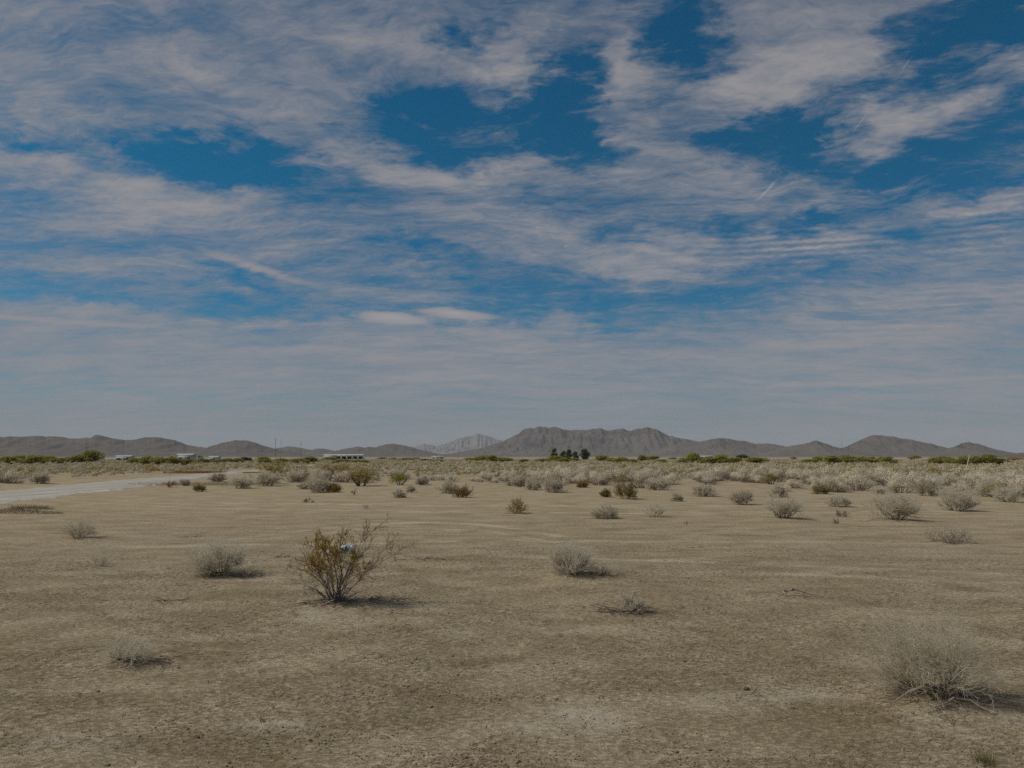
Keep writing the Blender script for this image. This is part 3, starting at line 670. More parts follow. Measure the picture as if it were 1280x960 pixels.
def thick_label(px):
    nm = next(t[2] for t in THICK if t[0] <= px < t[1]); k = SIZE.get(nm, 0); SIZE[nm] = k + 1
    return '%s yellow-green bush from the left in %s' % (('leftmost' if k == 0 else ordinal(k)), nm) if k else 'leftmost yellow-green bush of %s' % nm
for (a_, b_, c_, d_) in sorted(greens): bush(a_, b_, c_, d_, GREEN, thick_label(a_), 'yellow-green bushes along the horizon')
bush(110, 580.5, 24, 16, GREEN, 'tallest yellow-green bush, at the right end of the far left thicket', None)
bush(307, 578.5, 14, 8, [leafy_bush(131, 'pine')], 'small dark green rounded bush on its own above the end of the gravel road', None)
bush(928, 573.8, 15, 5.5, [leafy_bush(132, 'pine')], 'low dark green dome-shaped bush behind and right of the biggest yellow-green bushes', None)
for n_, (a_, b_, c_, d_) in enumerate(sorted([(1142,574.5,16,5),(1178,574.5,14,4),(1066,573.8,8,3.5),(1080,574,9,3),(1090,574,9,3),(1102,574,8,3),(1112,574,9,3.5),(1204,574.5,12,4),(992,574,8,3),(58,574.5,14,3.5),(20,574.5,16,3),(520,574.5,14,3),(490,575,16,3),(478,574.5,14,3),(842,574.5,12,3),(1268,576,20,4)])):
    bush(a_, b_, c_, d_, OLIVE, '%s from the left of the small dark olive bushes dotting the far plain' % ordinal(n_), 'small olive bushes on the far plain')

# ------------------------------------------------------------------ dark trees
def tree(px, d, wpx, hpx, label, seed, mat='pine', group=None, conical=0.3, n=9000):
    rng = np.random.default_rng(seed)
    o = place('tree', px, d, label, 'tree', group); H = hpx / FPX * d; Wd = wpx / FPX * d / 2
    ns = 7; a = rng.uniform(0, 6.28, ns); S = np.zeros((ns, 3)); S[:, 2] = H * rng.uniform(0.12, 0.45, ns)
    D = np.stack([np.cos(a), np.sin(a), rng.uniform(0.8, 1.6, ns)], 1); D /= np.linalg.norm(D, axis=1, keepdims=True)
    J, DD = branchlets(rng, S, D, np.full(ns, H * 0.4), None, 4, 0.12, 0.05)
    tj = np.array([[[0, 0, -0.2], [0.02 * H, 0, H * 0.25], [0, 0.02 * H, H * 0.5], [0.01 * H, 0, H * 0.85]]])
    a1 = prisms(*segs_of(tj, np.array([0.035 * H]), np.array([0.008 * H])), sides=8); a2 = prisms(*segs_of(J, np.full(ns, 0.014 * H), np.full(ns, 0.004 * H)), sides=5)
    V, F, _ = join([(*a1, 0), (*a2, 0)]); link('trunk', mesh_np('trunk', V, F, [M['darkwood']]), o)
    C = []; N = []; lob = 46
    for k in range(lob):
        hz = rng.uniform(0.06, 0.92); prof = (1 - conical) + conical * (1 - hz) * 1.6; prof *= math.sqrt(max(0.05, 1 - abs(2 * hz - 1.0) ** 2.6))
        aa = rng.uniform(0, 6.28); q = Wd * prof * rng.uniform(0.25, 0.85); c = np.array([math.cos(aa) * q, math.sin(aa) * q, hz * H]); r = rng.uniform(0.16, 0.36) * Wd * 1.3
        m = n // lob; v = rng.normal(size=(m, 3)); v /= np.linalg.norm(v, axis=1, keepdims=True)
        C.append(c + v * (r * rng.uniform(0.3, 1.1, m))[:, None] * [1, 1, 0.9]); N.append(v)
    C = np.concatenate(C); N = np.concatenate(N)
    V, F = flakes(rng, C, np.full(len(C), 0.05 * H), N, 0.6, 0.8); link('crown', mesh_np('crown', V, F, [M[mat]]), o)
tree(693, 430, 9.5, 15, 'tall narrow green tree at the left end of the row of dark trees', 201, 'treegreen', None, 0.5)
tree(704, 470, 10, 11, 'second dark tree from the left in the row of dark trees', 202)
tree(711, 455, 10, 13, 'middle dark tree in the row of dark trees, with a pointed top', 203, conical=0.6)
tree(719.5, 470, 9, 10.5, 'smallest dark tree, next to last on the right in the row', 204)
tree(731, 430, 14, 14, 'broadest and darkest tree at the right end of the row of dark trees', 205, conical=0.1)
tree(250.5, 250, 8.5, 8.5, 'dark round tree beside the small white mobile home', 206, conical=0.1, n=3000)

# ------------------------------------------------------------------ the scrub field
def field_proto(seed, mat='field', n=2100, leaf=0.038, lobes=12):
    """rounded dry shrub about 1 wide and 0.62 tall, with ragged sprays"""
    rng = np.random.default_rng(seed); C = []; N = []
    for k in range(lobes):
        a = rng.uniform(0, 6.28); q = rng.uniform(0, 0.33); hz = rng.uniform(0.18, 0.44) * (1.1 - q)
        c = np.array([math.cos(a) * q, math.sin(a) * q, hz]); r = rng.uniform(0.10, 0.19); m = n // lobes
        v = rng.normal(size=(m, 3)); v[:, 2] = np.abs(v[:, 2]) * 1.1 - 0.25; v /= np.linalg.norm(v, axis=1, keepdims=True)
        C.append(c + v * (r * rng.uniform(0.5, 1.2, m))[:, None]); N.append(v)
    C = np.concatenate(C); N = np.concatenate(N); C[:, 2] = np.clip(C[:, 2], 0.03, 1)
    a1 = flakes(rng, C, np.full(len(C), leaf), N, 0.36, 0.45)
    ns = 60; a = rng.uniform(0, 6.28, ns); ti = rng.uniform(0.1, 1.35, ns); D = np.stack([np.cos(a) * np.sin(ti), np.sin(a) * np.sin(ti), np.cos(ti)], 1)
    S = np.stack([np.cos(a) * 0.08, np.sin(a) * 0.08, np.full(ns, -0.02)], 1)
    J, DD = branchlets(rng, S, D, rng.uniform(0.35, 0.62, ns), None, 3, 0.15, 0.03)
    a2 = prisms(*segs_of(J, np.full(ns, 0.006), np.full(ns, 0.003)))
    V, F, mi = join([(*a1, 0), (*a2, 1)])
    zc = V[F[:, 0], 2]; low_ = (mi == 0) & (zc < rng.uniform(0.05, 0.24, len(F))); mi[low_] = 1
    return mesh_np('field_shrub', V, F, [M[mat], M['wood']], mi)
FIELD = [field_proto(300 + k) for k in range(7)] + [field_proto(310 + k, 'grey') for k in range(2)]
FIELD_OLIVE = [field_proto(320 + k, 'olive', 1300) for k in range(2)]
front = [(-200,640),(0,606),(30,605),(60,601),(160,596),(205,595),(236,591),(268,588),(300,586.5)]
LIMX = [262,345,350,380,430,480,520,560,600,650,700,745,800,860,920,960,1040,1090,1150,1200,1280]
LIMY = [0,0,606,606,606,602,600,603,605,609,611,608,611,606,611,615,616,616,619,622,624]
def margin(x, y):
    px = 640 + FPX * x / y; py = HOR + FPX * CH / y
    if px < 345: return 1.0
    return float(np.clip((np.interp(px, LIMX, LIMY) - py) / 12.0, 0.4, 1.0))
def in_field(x, y):
    """in the scrub belt? uses its outline on the plain, read off the photo's ground line"""
    d = math.hypot(x, y)
    if y < 5: return False
    px = 640 + FPX * x / y * 1.0; py = HOR + FPX * CH / y
    if px < 300: upper = np.interp(px, [p[0] for p in front], [p[1] for p in front])
    else: upper = 0
    if px < 300 and py < upper: return True
    if 268 <= px < 392:                                   # keep the road clear
        up = np.interp(px, [268,280,330,372,392], [590,589.5,585.6,582.6,580.5]); lo = np.interp(px, [268,280,330,372,392], [598,596.5,590.5,586.5,583.5])
        if up < py < lo: return False
        if py <= up: return True
    lim = np.interp(px, LIMX, LIMY)
    return py < lim
rf = np.random.default_rng(77); cand = []
def hexfield(r0, r1, step, keep):
    for gy in np.arange(r0 * 0.7, r1, step):
        for gx in np.arange(-r1 * 0.76, r1 * 0.76, step):
            x = gx + rf.uniform(-0.5, 0.5) * step; y = gy + rf.uniform(-0.5, 0.5) * step
            d = math.hypot(x, y)
            if not (r0 <= d < r1) or abs(x) > y * 0.70 + 0.5: continue
            if rf.random() > keep + 0.9 * (vnoise(np.array([x / 11]), np.array([y / 8]), 9)[0]): continue
            if in_field(x, y) and rf.random() < margin(x, y): cand.append((d, x, y))
hexfield(28, 62, 1.35, 0.85); hexfield(62, 130, 1.6, 0.58); hexfield(130, 300, 2.1, 0.6); hexfield(300, 520, 3.6, 0.6)
cand.sort()
NEAR = 235
for (d, x, y) in cand[:NEAR]:
    olive = rf.random() < 0.07
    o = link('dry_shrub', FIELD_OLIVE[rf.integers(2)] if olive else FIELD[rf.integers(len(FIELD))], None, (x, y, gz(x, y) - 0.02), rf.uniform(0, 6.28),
             strip_label(x, y, 'olive-brown scrub-field shrub' if olive else 'rounded pale shrub'), 'shrub', 'olive-brown shrubs in the scrub field' if olive else 'pale dry shrubs in the scrub field')
    s = rf.uniform(0.85, 1.9) if rf.random() < 0.8 else rf.uniform(0.4, 0.8); o.scale = (s * rf.uniform(0.85, 1.3), s, s * rf.uniform(0.7, 1.2))
# everything farther: one mass of scrub
def far_scrub():
    Cs, Ns, Ss, Mi = [], [], [], []
    for (d, x, y) in cand[NEAR:]:
        n = int(np.clip(15000 / d, 30, 240)); s = rf.uniform(0.4, 0.85); h = rf.uniform(0.45, 0.95) * s * 1.25
        k = rf.integers(3, 6); lc = np.stack([rf.normal(size=k) * 0.33 * s, rf.normal(size=k) * 0.33 * s, rf.uniform(0.3, 0.62, k) * h], 1)
        li = rf.integers(0, k, n); v = rf.normal(size=(n, 3)); v[:, 2] = np.abs(v[:, 2]) - 0.15; v /= np.linalg.norm(v, axis=1, keepdims=True)
        c = lc[li] + v * np.array([0.42 * s, 0.42 * s, 0.42 * h]) * rf.uniform(0.6, 1.1, n)[:, None]
        c[:, 2] = np.maximum(c[:, 2], 0.03); zl = c[:, 2] / h
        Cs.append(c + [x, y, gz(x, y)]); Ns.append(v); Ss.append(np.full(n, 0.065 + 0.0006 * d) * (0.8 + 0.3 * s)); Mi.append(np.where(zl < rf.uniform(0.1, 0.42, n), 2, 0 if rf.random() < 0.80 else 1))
    C = np.concatenate(Cs); V, F = flakes(rf, C, np.concatenate(Ss), np.concatenate(Ns), 0.7, 0.35)
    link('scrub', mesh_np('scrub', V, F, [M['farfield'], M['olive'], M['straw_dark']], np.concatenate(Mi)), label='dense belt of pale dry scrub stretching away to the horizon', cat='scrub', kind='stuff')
far_scrub()

# ------------------------------------------------------------------ mid-distance shrubs standing on the open sand (each one placed)
GS = 'shrubs standing at the front edge of the scrub'
def mid(px, py, wpx, hpx, label, mat='pale', seed=1, wood='wood', **kw):
    x, y = flat(px, py); d = math.hypot(x, y)
    rad = wpx / FPX * d / 2; h = hpx / FPX * d
    tw = max(0.0011, d * 0.00015)
    kw.setdefault('stems', 24); kw.setdefault('kids', (7, 5))
    return make_dry(kw.pop('name', 'dry_shrub'), px, py, rad, h, label, 'shrub', seed, mat, wood, 12, None, (rad * 0.2, 0), twig=tw, **kw)
mid(1118,652,62,31,'wide pale feathery shrub with a dark left foot, in front of the right-hand scrub',seed=401,stems=34)
mid(978,650,64,26,'broad low see-through shrub of pale twigs over a brown mat',seed=402,stems=30)
mid(1048,634,24,16,'very pale whitish puffy shrub just above the dark twiggy one',seed=403,base=0.5)
mid(1053,646,26,8,'low dark leafless twiggy plant below the whitish puffy shrub','wood' ,seed=404,wood='darkwood',stems=16,kids=(3,2))
mid(1045,655,10,8,'tiny dark branching sprig on bare sand below the dark twiggy plant','wood',seed=405,wood='darkwood',stems=8,kids=(3,2))
mid(1197,639,44,31,'tall pale dome-shaped shrub with a golden dark centre at its foot, right side','pale',seed=406,stems=34)
mid(928,631,38,18,'grey low shrub with a flat dark foot, left of the broad see-through one','grey',seed=407)
mid(880,621,42,16,'pale fan-shaped shrub linked by a dark twig line to a small tuft','pale',seed=408)
mid(846,627,18,12,'small grey tuft at the left end of a dark twig line','grey',seed=409,stems=14)
mid(818,646,38,18,'thin pale shrub with a few reddish stems on open sand right of the dark tuft','pale',seed=410,stems=18,kids=(5,3))
mid(756,648,30,18,'small shrub with almost black foot on open sand in the middle','grey',seed=411,wood='darkwood',stems=30,base=0.5)
mid(647,642,38,20,'reddish brown twiggy shrub alone on the sand left of the black-footed one','rust',seed=412,wood='darkwood',stems=22,kids=(4,3))
mid(783,624,26,26,'upright golden-brown shrub, taller than wide, at the middle front of the scrub','olive',seed=413,spread=0.35)
mid(822,613,42,16,'pale rounded shrub with brown base right of the upright golden-brown one','pale',seed=414)
mid(560,617,30,20,'rounded pale shrub with a dark hole in its foot, left one of a touching pair','pale',seed=415,stems=30)
mid(579,622,28,14,'browner lower shrub, right one of a touching pair','rust',seed=416)
mid(498,622,24,10,'low flat brownish shrub below the yellow-green bushy one','grey',seed=417)
mid(512,616,16,9,'small pinkish grey tuft right above the low flat brownish shrub','grey',seed=418,stems=14)
mid(529,607,22,12,'small shrub with a dark middle right of the yellow-green bushy one','grey',seed=419)
mid(396,616,36,20,'pale rounded shrub with a black foot at the very front, below the golden bushes','pale',seed=420,stems=32)
mid(415,616,26,12,'low golden-brown shrub touching the right side of the black-footed pale one','rust',seed=421)
mid(380,612,18,9,'small brown shrub touching the left side of the black-footed pale one','grey',seed=422)
mid(386,628,22,5,'flat brown wisp of twigs lying on the sand below the golden bushes','straw',seed=423,stems=10,kids=(4,3))
mid(457,636,10,11,'tiny thin upright tuft alone on the sand above the creosote bush','grey',seed=424,stems=6,kids=(4,3))
mid(441,619,8,12,'single thin sprig with a bushy head on the sand','olive',seed=425,stems=4,kids=(5,4),spread=0.3)
mid(335,608,58,16,'big pale rounded shrub at the front of the clump right of the road','pale',seed=426,stems=36)
mid(300,611,44,14,'pale spreading shrub at the left end of the clump right of the road','pale',seed=427)
mid(249,615,18,9,'small brown tuft in front of the clump right of the road','olive',seed=428,stems=16)
mid(231,608,14,9,'small dark-footed tuft beside the road edge','grey',seed=429,stems=14)
mid(211,610,20,9,'faint thin straw-coloured tuft on the road shoulder','straw',seed=430,stems=10,kids=(4,3))
mid(272,603,22,11,'pale shrub with a dark middle between the road and the front clump','grey',seed=431)
mid(50,605,28,13,'pale shrub alone on the sand beyond the road, at the far left','pale',seed=432,stems=28)
mid(4,604,24,12,'pale shrub cut by the left edge of the picture beyond the road','grey',seed=433)
mid(1259,628,34,18,'grey-pale rounded shrub nearest the right edge of the picture','pale',seed=434,stems=30)
mid(1238,621,32,20,'pale tall rounded shrub behind the one nearest the right edge','pale',seed=435,stems=30)
mid(1160,620,30,22,'grey shrub with small white tips between the two tallest shrubs on the right','grey',seed=436)
mid(1027,618,20,12,'dark green-footed low shrub at the front of the scrub right of centre','olive',seed=437)
mid(973,622,22,17,'pale shrub with a small dark foot above the broad see-through one','pale',seed=438)
mid(1099,618,16,12,'faint small upright pale shrub above the wide feathery one','pale',seed=439,stems=14,kids=(5,4))
mid(650,609,36,16,'pale shrub at the left of the trio in front of the middle scrub','pale',seed=440,stems=30)
mid(666,613,28,14,'pale brown-footed shrub in the middle of the trio in front of the middle scrub','pale',seed=441)
mid(690,616,40,18,'wide grey shrub at the right of the trio in front of the middle scrub','grey',seed=442,stems=30)
mid(1186,679,56,16,'low grey-green spiky tuft alone on the open sand at the right','grey',seed=443,stems=34,kids=(5,4),base=0.5)
mid(757,622,16,12,'small brown-green tuft left of the upright golden-brown shrub','olive',seed=444)
mid(728,610,16,10,'small rusty tuft above the bare sand in the middle','rust',seed=445)
mid(1258,606,30,14,'grey shrub behind the two at the right edge','grey',seed=446)
# golden and olive bushes at the left front
def golden(px, py, w_, h_, label, mat='olive', seed=1):
    bush(px, py, w_, h_, [leafy_bush(seed, mat, 2200, 0.045, 14)], label, None)
golden(451,608,40,28,'tall open golden-olive bush at the front of the scrub left of centre','olive',501)
golden(408,602,42,23,'orange-golden leafy bush left of the tall open golden-olive one','rust',502)
golden(372,602,30,15,'low golden-brown bush at the left of the golden group','olive',503)
golden(500,607,22,15,'small bright yellow-green bush on the sand left of centre','green',504)
golden(347,592,42,15,'wide dark brown-olive mound of a bush behind the pale front clump','olive',505)
golden(430,596,26,16,'olive bush between the two golden ones, a little behind','olive',506)
golden(654,599,24,10,'small yellow-olive bush behind the pale trio in the middle','olive',507)
golden(1062,605,26,14,'rusty brown bush among the pale shrubs right of centre','rust',508)
golden(964,606,20,14,'yellow-olive bush among the pale shrubs right of centre','olive',509)
#@@HERO

# ------------------------------------------------------------------ foreground plants
make_dry('dry_shrub', 272, 722, 0.42, 0.54, 'pale fluffy dry shrub left of the creosote bush, olive core and grey foot', seed=601, fine_mat='pale', stems=44, kids=(8,6), fluff=1.0, twig=0.0018, lean=(-0.12, 0), litter=40)
make_dry('dry_shrub', 307, 723, 0.20, 0.20, 'small low dark twiggy shrub touching the right side of the pale fluffy one', seed=602, fine_mat='grey', wood_mat='darkwood', stems=26, kids=(5,4), twig=0.0013, litter=20)
make_dry('dry_shrub', 718, 722, 0.40, 0.52, 'pale dry shrub right of the creosote bush, leaning left over a dark foot', seed=603, fine_mat='pale', stems=38, kids=(8,6), fluff=1.0, twig=0.0017, lean=(-0.22, 0), litter=40)
make_dry('dry_shrub', 748, 722, 0.32, 0.17, 'low dark sprawling twigs at the right foot of the leaning pale shrub', seed=604, fine_mat='grey', wood_mat='darkwood', stems=26, kids=(5,3), twig=0.0012, litter=30)
o = make_dry('dry_shrub', 1168, 876, 0.46, 0.62, 'biggest and nearest pale shrub, at the lower right, with a tangle of dead branches', seed=605, fine_mat='pale', wood_mat='wood', stems=50, kids=(8,6), fluff=1.0, twig=0.00115, lean=(-0.28, 0.05), litter=70, off=(0.05, -0.05))
# dead branch standing out of the tangle, forked
bj = np.array([[[0.09,-0.12,0.0],[0.10,-0.10,0.10],[0.14,-0.07,0.20],[0.20,-0.02,0.30]],
               [[0.10,-0.10,0.09],[0.07,-0.11,0.14],[0.06,-0.12,0.19],[0.02,-0.1,0.25]],
               [[0.02,-0.16,0.01],[0.0,-0.25,0.05],[-0.08,-0.3,0.03],[-0.2,-0.36,0.02]],
               [[0.08,-0.14,0.01],[0.12,-0.24,0.03],[0.12,-0.33,0.015],[0.16,-0.42,0.01]],
               [[0.14,-0.1,0.02],[0.25,-0.16,0.04],[0.36,-0.24,0.03],[0.48,-0.3,0.015]],
               [[-0.06,-0.1,0.03],[-0.16,-0.16,0.1],[-0.28,-0.18,0.06],[-0.4,-0.24,0.02]]])
V, F = prisms(*segs_of(bj, np.array([0.012,0.006,0.008,0.008,0.008,0.008]), np.array([0.008,0.003,0.004,0.004,0.003,0.003])), sides=6)
link('dead_branch', mesh_np('dead_branch', V, F, [plain('bleached_branch', (0.40,0.33,0.26), 0.8, 0.25, 20)]), o)
make_dry('dry_shrub', 160, 832, 0.24, 0.23, 'small dry shrub at the lower left, pale fuzz leaning left over dark sticks', seed=606, fine_mat='pale', wood_mat='darkwood', stems=30, kids=(6,5), twig=0.0009, lean=(-0.35, 0), fluff=1.0, litter=40, off=(0.2, 0.0))
make_dry('dry_shrub', 98, 675, 0.44, 0.46, 'thin see-through shrub farthest left on the open sand', seed=607, fine_mat='pale', stems=22, kids=(8,5), twig=0.0016, litter=16)
make_dry('dry_shrub', 127, 707, 0.24, 0.22, 'sparse little tuft below and right of the thin see-through shrub', seed=608, fine_mat='grey', wood_mat='darkwood', stems=12, kids=(6,4), twig=0.0011, litter=12)
make_dry('dry_shrub', 790, 768, 0.12, 0.36, 'small pale upright sprout rising from a flat mat of dead sticks', seed=609, fine_mat='pale', stems=14, kids=(8,5), fluff=1.0, twig=0.0018, lean=(0.0, 0), litter=0, spread=0.3)
x, y, z = on(782, 768)
V, F = litter_ring(610, 85, 0.30, 0.24, (0.06, 0.28), 0.0028, 0.015)
link('dead_sticks', mesh_np('dead_sticks', V, F, [M['darkwood']]), None, (x, y, z), 0, 'flat mat of dark dead sticks round the small upright sprout', 'dead sticks')
# small odds and ends on the sand
def sticks(px, py, n, rx, ry, L, r, label, mat='darkwood', seed=1, cat='sticks'):
    x, y, z = on(px, py); V, F = litter_ring(seed, n, rx, ry, L, r, 0.012)
    link('dead_sticks', mesh_np('dead_sticks', V, F, [M[mat]]), None, (x, y, z), 0, label, cat)
sticks(240,672,14,0.18,0.12,(0.05,0.18),0.004,'little dark heap of sticks above the pale fluffy shrub',seed=620)
sticks(352,696,16,0.14,0.12,(0.05,0.15),0.004,'small scatter of dark twigs left of the creosote bush',seed=621)
sticks(530,700,22,0.35,0.1,(0.08,0.25),0.004,'long thin scatter of twigs on the sand right of the creosote bush',seed=622)
sticks(200,752,14,0.3,0.08,(0.08,0.3),0.003,'thin line of dark twigs below the pale fluffy shrub',seed=623)
sticks(870,684,10,0.16,0.1,(0.05,0.15),0.004,'few pale twigs on the sand in the middle distance',mat='wood',seed=624)
x, y, z = on(1000, 745)
bj = np.array([[[-0.16,0.04,0.05],[-0.06,0.02,0.075],[0.08,-0.02,0.04],[0.26,-0.1,0.01]],[[-0.16,0.04,0.05],[-0.21,0.0,0.06],[-0.2,-0.05,0.03],[-0.14,-0.08,0.0]],
               [[-0.06,0.02,0.07],[-0.1,-0.03,0.09],[-0.15,-0.02,0.05],[-0.24,0.03,0.0]],[[0.05,0,0.05],[0.02,-0.06,0.05],[0.0,-0.1,0.02],[0,-0.13,0]]])
V, F = prisms(*segs_of(bj, np.array([0.014,0.01,0.008,0.008]), np.array([0.007,0.006,0.004,0.004])), sides=6)
link('fallen_branch', mesh_np('fallen_branch', V, F, [M['wood']]), None, (x, y, z), 0, 'crooked grey fallen branch lying on bare sand right of centre', 'branch')
def uprights(px, py, n, L, sp, r, mat, name, label, cat, seed, lean=(0,0)):
    rng = np.random.default_rng(seed); x, y, z = on(px, py); a = rng.uniform(0, 6.28, n)
    S = np.stack([np.cos(a) * rng.uniform(0, sp, n), np.sin(a) * rng.uniform(0, sp, n), np.full(n, -0.01)], 1)
    D = np.stack([np.cos(a) * rng.uniform(0, 0.7, n) + lean[0], np.sin(a) * rng.uniform(0, 0.7, n) + lean[1], np.ones(n)], 1); D /= np.linalg.norm(D, axis=1, keepdims=True)
    J, _ = branchlets(rng, S, D, L * rng.uniform(0.5, 1.1, n), None, 3, 0.14, 0)
    V, F = prisms(*segs_of(J, np.full(n, r), np.full(n, r * 0.3))); link(name, mesh_np(name, V, F, [M[mat]]), None, (x, y, z), 0, label, cat)
uprights(331, 900, 9, 0.055, 0.035, 0.0035, 'darkwood', 'plant_stubs', 'tiny dark plant stubs sticking up at the bottom left of centre', 'stubs', 630)
uprights(1232, 955, 110, 0.09, 0.06, 0.0013, 'grassy', 'grass_tuft', 'small yellow-green grass tuft at the bottom right corner', 'grass tuft', 631)
uprights(1055, 958, 50, 0.05, 0.08, 0.0012, 'grassy', 'grass_tuft', 'faint greenish grass tuft at the bottom edge, right of centre', 'grass tuft', 632)
uprights(752, 667, 1, 0.1, 0.01, 0.004, 'darkwood', 'plant_stubs', 'single dark stub above the leaning pale shrub', 'stubs', 633)
uprights(858, 656, 5, 0.12, 0.04, 0.008, 'darkwood', 'plant_stubs', 'small black stub on open sand right of the thin pale shrub', 'stubs', 634)
# straw covered bank at the left edge, rusty flowers by the road
def clump(name, px, py, rx, ry, n, L, mats, label, cat, seed, z0=0.0):
    rng = np.random.default_rng(seed); x, y, z = on(px, py); a = rng.uniform(0, 6.28, n); q = np.sqrt(rng.uniform(0, 1, n))
    bx, by = np.cos(a) * rx * q, np.sin(a) * ry * q
    bz = np.array([gz(x + u, y + v) - z for u, v in zip(bx, by)])
    S = np.stack([bx, by, bz - 0.01], 1); D = rng.normal(size=(n, 3)) * 0.6; D[:, 2] = rng.uniform(0.4, 1.2, n); D /= np.linalg.norm(D, axis=1, keepdims=True)
    J, _ = branchlets(rng, S, D, L * rng.uniform(0.4, 1.2, n), None, 2, 0.2, 0); r = L * 0.05
    V, F = prisms(*segs_of(J, np.full(n, r), np.full(n, r * 0.5))); mi = np.repeat(rng.integers(0, len(mats), n), 6)
    link(name, mesh_np(name, V, F, [M[m] for m in mats], mi), None, (x, y, z), 0, label, cat, None, 'stuff')
clump('dry_grass', 8, 643, 1.7, 0.45, 1700, 0.08, ['darkwood','straw','clod'], 'dark reddish-brown band of dead grass on a low bank at the left edge below the road', 'dead grass', 640)
clump('dry_grass', 38, 640, 0.7, 0.4, 600, 0.13, ['straw'], 'blond dry grass at the right end of the dark band by the left edge', 'dry grass', 641)
clump('ground_cover', 244, 591.5, 3.2, 2.6, 3000, 0.28, ['rust','rust','olive'], 'orange-rust low ground cover beside the far edge of the gravel road', 'ground cover', 642)
clump('ground_cover', 314, 591.5, 1.6, 1.0, 900, 0.16, ['green','olive'], 'olive low growth on the near edge of the road where it narrows', 'ground cover', 643)
clump('dry_grass', 262, 606, 5.0, 2.6, 2500, 0.14, ['straw'], 'sparse straw grass along the near shoulder of the road', 'dry grass', 644)
# stone
x, y, z = on(933, 861)
rng = np.random.default_rng(3); import bmesh
bm = bmesh.new(); bmesh.ops.create_icosphere(bm, subdivisions=2, radius=0.02)
for v in bm.verts: v.co = v.co * (1 + rng.normal() * 0.12); v.co.x *= 1.1; v.co.z *= 0.75
me = bpy.data.meshes.new('stone'); bm.to_mesh(me); bm.free(); me.materials.append(M['stone'])
link('stone', me, None, (x, y, z + 0.008), 0.4, 'small brown stone lying by itself on the sand, lower right of centre', 'stone')

